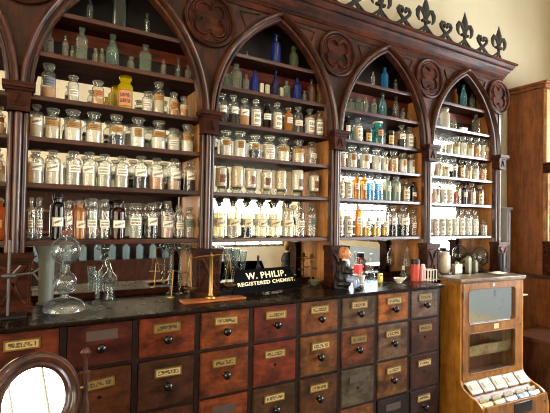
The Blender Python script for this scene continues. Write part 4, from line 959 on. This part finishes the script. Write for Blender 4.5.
for (a, b, c, d) in (H1, H2): m.tube([(a+.02, -.006, c), (b-.02, -.006, c), (b, -.006, c+.02), (b, -.006, d-.02), (b-.02, -.006, d), (a+.02, -.006, d), (a, -.006, d-.02), (a, -.006, c+.02)], .004, 6, closed=True)
m.build('bead', M['brown'], door)
MB().box(.35, .40, -.0085, -.006, .792, .828).build('ticket', plain('cream_ticket', lin(214, 196, 152), .6, 0, 0, 40), door)
MB().box(.335, .352, -.0085, -.006, 1.112, 1.132).build('number_plate', plain('pale_plate', lin(200, 190, 160), .5), door)
for zz in (1.06, .55): MB().lathe([(0, -.03), (.006, -.03), (.006, .03), (0, .03)], 10, (.024, -.008, zz)).build('hinge', M['steel'], door)
MB().lathe([(0, 0), (.008, 0), (.008, .008), (0, .01)], 12, (W-.045, -.016, .80)).build('latch', M['brass'], door)
pale = wood('pale_shelf', lin(170, 136, 90), lin(214, 184, 136), (8, 1, 1), .6, 0, .3)
MB().box(.022, W-.022, .05, D-.016, .60, .618).build('inner_shelf', pale, dc)
MB().box(.022, W-.022, .04, .05, .59, .665).build('inner_ledge', pale, dc)
MB().box(.022, W-.022, .0, D-.015, .425, .437).build('case_floor', M['oak'], dc)
MB().box(.022, W-.022, -.20, D-.02, .20, .245).build('tray_floor', M['brown'], dc)
MB().box(.022, W-.022, -.205, -.185, 0, .335).build('front_board', M['oakd'], dc, bevel=.003)
MB().box(.30, .50, -.209, -.204, .24, .318).build('coin_plate', M['blackw'], dc, bevel=.002)
MB().lathe([(0, 0), (.012, 0), (.012, .006), (0, .007)], 14, (0, 0, 0)).build('lock', M['steel'], dc, (W-.05, -.211, .28)).rotation_euler = (PI/2, 0, 0)
MB().box(W, W+.055, .0, .05, 1.015, 1.022).build('side_ticket', M['porc'], dc)
# tray slope
m = MB(); m.add([(.022, -.18, .262), (W-.022, -.18, .262), (W-.022, .0, .43), (.022, .0, .43), (.022, -.18, .25), (W-.022, -.18, .25), (W-.022, .0, .41), (.022, .0, .41)],
                [(0, 1, 2, 3), (4, 7, 6, 5), (0, 4, 5, 1), (1, 5, 6, 2), (2, 6, 7, 3), (3, 7, 4, 0)]); m.build('tray_board', M['brown'], dc)
m = MB()
for i in range(6): m.box(.03+i*.128, .036+i*.128, -.19, -.01, .27, .335)
# packets
rowA = [((232, 226, 206), 'white'), ((226, 222, 210), 'white'), ((240, 236, 224), 'white'), ((236, 230, 216), 'white'), ((232, 228, 214), 'white')]
rowB = [((206, 172, 110), 'tan paper', None), ((176, 182, 130), 'pale green foil', None), ((172, 182, 186), 'silver foil', 1), ((150, 176, 210), 'light blue foil', 1), ((188, 206, 226), 'crumpled blue white foil', 1)]
import math as _m
cR, sR = math.cos(TA), math.sin(TA)
def dloc(x, y, z): return (F.x+x*cR-y*sR, F.y+x*sR+y*cR, z)
ps = ['leftmost', 'second from left', 'middle', 'fourth from left', 'rightmost']
SL = math.atan2(.168, .18)
def packet(w, h, t_, mat, crumple=0):
    m = MB(); nx, nz = 8, 6; vs = []
    for s in (0, 1):
        for j in range(nz+1):
            for i in range(nx+1):
                u, v = i/nx, j/nz; b = (16*u*(1-u)*v*(1-v))**.5*t_/2
                d_ = rnd.uniform(-1, 1)*crumple*min(1, b*200)
                vs.append((-w/2+w*u+d_*.5, (b+d_ if s else -b+d_), h*v))
    fs = []; o_ = (nx+1)*(nz+1)
    for j in range(nz):
        for i in range(nx):
            a = j*(nx+1)+i; fs += [(a, a+1, a+nx+2, a+nx+1), (a+o_, a+o_+nx+1, a+o_+nx+2, a+o_+1)]
    m.add(vs, fs); return m
pm = {}
def paper(c, foil):
    if (c, foil) not in pm: pm[(c, foil)] = plain('packet_paper', lin(*c), .28 if foil else .5, .6 if foil else 0, 0, 60)
    return pm[(c, foil)]
for i, (c, nm) in enumerate(rowA):
    x = .088+i*.131
    t = thing('paper_packet', 'white paper packet in upper tray row of display case, %s of five' % ps[i], 'packet', dloc(x, -.085, .374), TA, 'upper packets in the display case')
    b = packet(.122, .098, .016, None, .001).build('wrapper', paper(c, None), t, smooth=180); b.rotation_euler = (-(PI/2-SL), 0, rnd.uniform(-.04, .04))
    b2 = MB().box(-.04, .04, -.0115, -.0085, .03, .07).build('printed_panel', M['script'], t); b2.rotation_euler = b.rotation_euler; b2.color = (*lin(206, 196, 160), 1)
for i, (c, nm, f_) in enumerate(rowB):
    x = .094+i*.130
    t = thing('foil_packet', '%s packet in lower tray row of display case, %s of five' % (nm, ps[i]), 'packet', dloc(x, -.172, .300), TA, 'lower packets in the display case')
    b = packet(.120, .052, .020, None, .0035 if f_ else .0012).build('wrapper', paper(c, f_), t, smooth=25 if f_ else 180); b.rotation_euler = (-(PI/2-SL-.12), 0, rnd.uniform(-.08, .08))
# wads of paper behind the upper packets' feet
for i in range(5):
    x = .10+i*.13
    o = packet(.10, .032, .006, None, .0005).build('tray_card', plain('grey_card', lin(150, 140, 112), .6), None, dloc(x, -.126, .330), TA, smooth=180)
    tag(o, 'grey brown card between the two packet rows of display case, %s of five' % ps[i], 'card', 'cards in the display case'); o.rotation_euler = (-(PI/2-SL-.4), 0, TA)
# crumpled paper on top
o = packet(.15, .10, .012, None, .004).build('crumpled_paper', paper((226, 220, 206), None), None, dloc(.56, .13, ZTOP+.007), TA, smooth=25); o.rotation_euler = (PI/2, 0, TA+.3)
o.location = dloc(.55, .17, ZTOP+.0075)
tag(o, 'crumpled white paper lying on top of the oak display case', 'paper')

# ------------------------------------------------------------------ cabinet at the right wall
rc = thing('right_cabinet', 'tall plain brown wooden cabinet standing at the right, side towards the counter', 'cabinet', (4.7, 2.3, 0))
RO = (-4.7, -2.3, 0)
MB().box(4.27, 5.18, 2.20, 2.55, 1.09, 2.90).build('upper_case', M['brown'], rc, RO, bevel=.003)
MB().box(4.25, 5.19, 2.17, 2.555, 2.90, 2.935).box(4.235, 5.19, 2.15, 2.555, 2.935, 2.96).build('cornice', M['brown'], rc, RO, bevel=.003)
MB().box(4.25, 5.19, 1.86, 2.555, 0, 1.06).build('lower_case', M['brown'], rc, RO, bevel=.003)
MB().box(4.235, 5.19, 1.82, 2.555, 1.06, 1.09).build('ledge', M['walnut'], rc, RO, bevel=.003)
m = MB().box(4.275, 4.36, 2.17, 2.2, 1.42, 2.88)
for dx, r in ((.015, .010), (.045, .017), (.073, .010)): m.lathe([(r, 1.42), (r, 2.08)], 12, (4.275+dx, 2.165, 0))
m.build('corner_column', wood('honey_wood', lin(150, 96, 56), lin(214, 170, 120), (1, 1, 8), .4, .4, .2), rc, RO)
m = MB().box(4.265, 4.385, 2.12, 2.2, 1.09, 1.39).box(4.258, 4.392, 2.11, 2.2, 1.39, 1.415)
for s_ in (-1, 1): m.tube([(4.325+.045*(-1+q_/4), 2.118, 1.26+s_*.085*math.sin((-1+q_/4)*PI/2)) for q_ in range(9)], .008, 6, .7)
m.build('plinth', M['mahogx'], rc, RO, bevel=.002)
MB().box(4.265, 4.385, 2.13, 2.2, 2.07, 2.17).build('capital', M['mahogx'], rc, RO, bevel=.004)
# low dark stool beside the display case
st_ = thing('wooden_box', 'dark low wooden box on the floor right of the display case', 'box', (3.84, 1.95, 0))
MB().box(-.16, .3, -.14, .18, 0, .60).build('body', M['walnut'], st_, bevel=.004)
MB().box(-.18, .32, -.16, .2, .60, .63).build('lid', M['walnut'], st_, bevel=.004)

# ------------------------------------------------------------------ dressing mirror in the left foreground
YM = 1.40; Pc = at(35, 402, YM)
tb = thing('side_table', 'small dark wooden table in the left foreground, below the dressing mirror', 'table', (Pc.x, YM+.03, 0))
TZ = .80
MB().box(-.32, .32, -.2, .2, TZ-.03, TZ).build('tabletop', M['walnut'], tb, bevel=.004)
for a in (-1, 1):
    for b in (-1, 1): MB().lathe([(.018, 0), (.024, .3), (.018, .34), (.028, TZ-.03)], 14, (a*.28, b*.16, 0)).build('leg', M['walnut'], tb)
MA = .37
dm_ = thing('dressing_mirror', 'oval swing mirror in turned walnut frame in the left foreground', 'mirror', (Pc.x, YM, TZ+.0005), MA)
MB().box(-.19, .19, -.08, .08, 0, .035).build('base', M['walnut'], dm_, bevel=.006)
zc_ = Pc.z-TZ; TIL = math.radians(12.5)
a_, b_ = .112, .118; m = MB(); N = 48
pro = [(-.026, .004), (-.024, -.006), (-.018, -.011), (-.010, -.009), (-.006, -.014), (.004, -.018), (.014, -.013), (.019, -.004), (.019, .010), (-.026, .010)]
vs = []; fs = []
for i in range(N):
    q_ = 2*PI*i/N
    for r_, y_ in pro: vs.append(((a_+r_)*math.cos(q_), y_, (b_+r_)*math.sin(q_)))
Pn = len(pro)
for i in range(N):
    j = (i+1) % N
    for k_ in range(Pn): l_ = (k_+1) % Pn; fs.append((i*Pn+k_, i*Pn+l_, j*Pn+l_, j*Pn+k_))
m.add(vs, fs)
fr = m.build('frame', M['walnut'], dm_, (0, 0, zc_), smooth=40); fr.rotation_euler = (-TIL, 0, 0)
MB().prism([((a_-.02)*math.cos(2*PI*i/N), (b_-.02)*math.sin(2*PI*i/N)) for i in range(N)], .0, .004).build('glass', M['mirror'], fr)
for s in (-1, 1):
    xx = s*(a_+.036)
    MB().lathe([(0, .035), (.018, .035), (.018, .05), (.009, .06), (.013, .09), (.015, zc_-.05), (.009, zc_-.03), (.009, zc_+.01), (.013, zc_+.03), (.015, zc_+.045), (.007, zc_+.05), (.006, zc_+.085), (.009, zc_+.095), (.014, zc_+.10), (.016, zc_+.108), (.009, zc_+.118), (0, zc_+.124)], 16, (xx, 0, 0)).build('post', M['walnut'], dm_)
    MB().bar((xx, 0, zc_), (xx-s*.02, 0, zc_), .005).build('pivot', M['brass'], dm_)

# ------------------------------------------------------------------ the far side of the shop, seen in the mirrors
t = thing('opposite_cabinet', 'dark brown open cabinet on the opposite wall, seen only in the mirrors', 'cabinet', (.9, RY0+.2, 0))
m = MB(); m.box(-1.7, 1.7, -.195, .15, 0, .80).box(-1.7, 1.7, -.195, -.17, .80, 2.0).box(-1.7, -1.65, -.17, .1, .80, 2.0).box(1.65, 1.70, -.17, .1, .80, 2.0)
m.build('carcass', M['walnut'], t)
for zz in (1.30, 1.66, 2.0): MB().box(-1.65, 1.65, -.17, .1, zz-.03, zz).build('shelf', M['brown'], t)
for i in range(13):
    o = link('glass_bottle', body_mesh('bottle', 0, 'tint'), None, (.9-1.5+i*.24, RY0+.2, .8005), 0); o.scale = (.06, .06, .30); o.color = (*lin(222, 243, 248), 1)
    tag(o, 'teal glass bottle on the opposite cabinet, seen only in the mirrors', 'bottle', 'teal bottles seen in the mirrors')

# ------------------------------------------------------------------ light
w = bpy.data.worlds.new('outside'); S.world = w; w.use_nodes = True
w.node_tree.nodes['Background'].inputs[0].default_value = (.75, .87, 1, 1); w.node_tree.nodes['Background'].inputs[1].default_value = 1.0
S.view_settings.view_transform = 'Standard'; S.view_settings.look = 'None'; S.view_settings.gamma = 1; S.view_settings.use_curve_mapping = False
S.view_settings.exposure = 0.3
S.cycles.max_bounces = 14; S.cycles.transparent_max_bounces = 40; S.cycles.glossy_bounces = 6; S.cycles.diffuse_bounces = 4
S.render.filter_size = 1.1; S.cycles.filter_width = 1.1; S.cycles.use_denoising = True; S.cycles.sample_clamp_indirect = 6; S.cycles.caustics_reflective = False; S.cycles.caustics_refractive = False
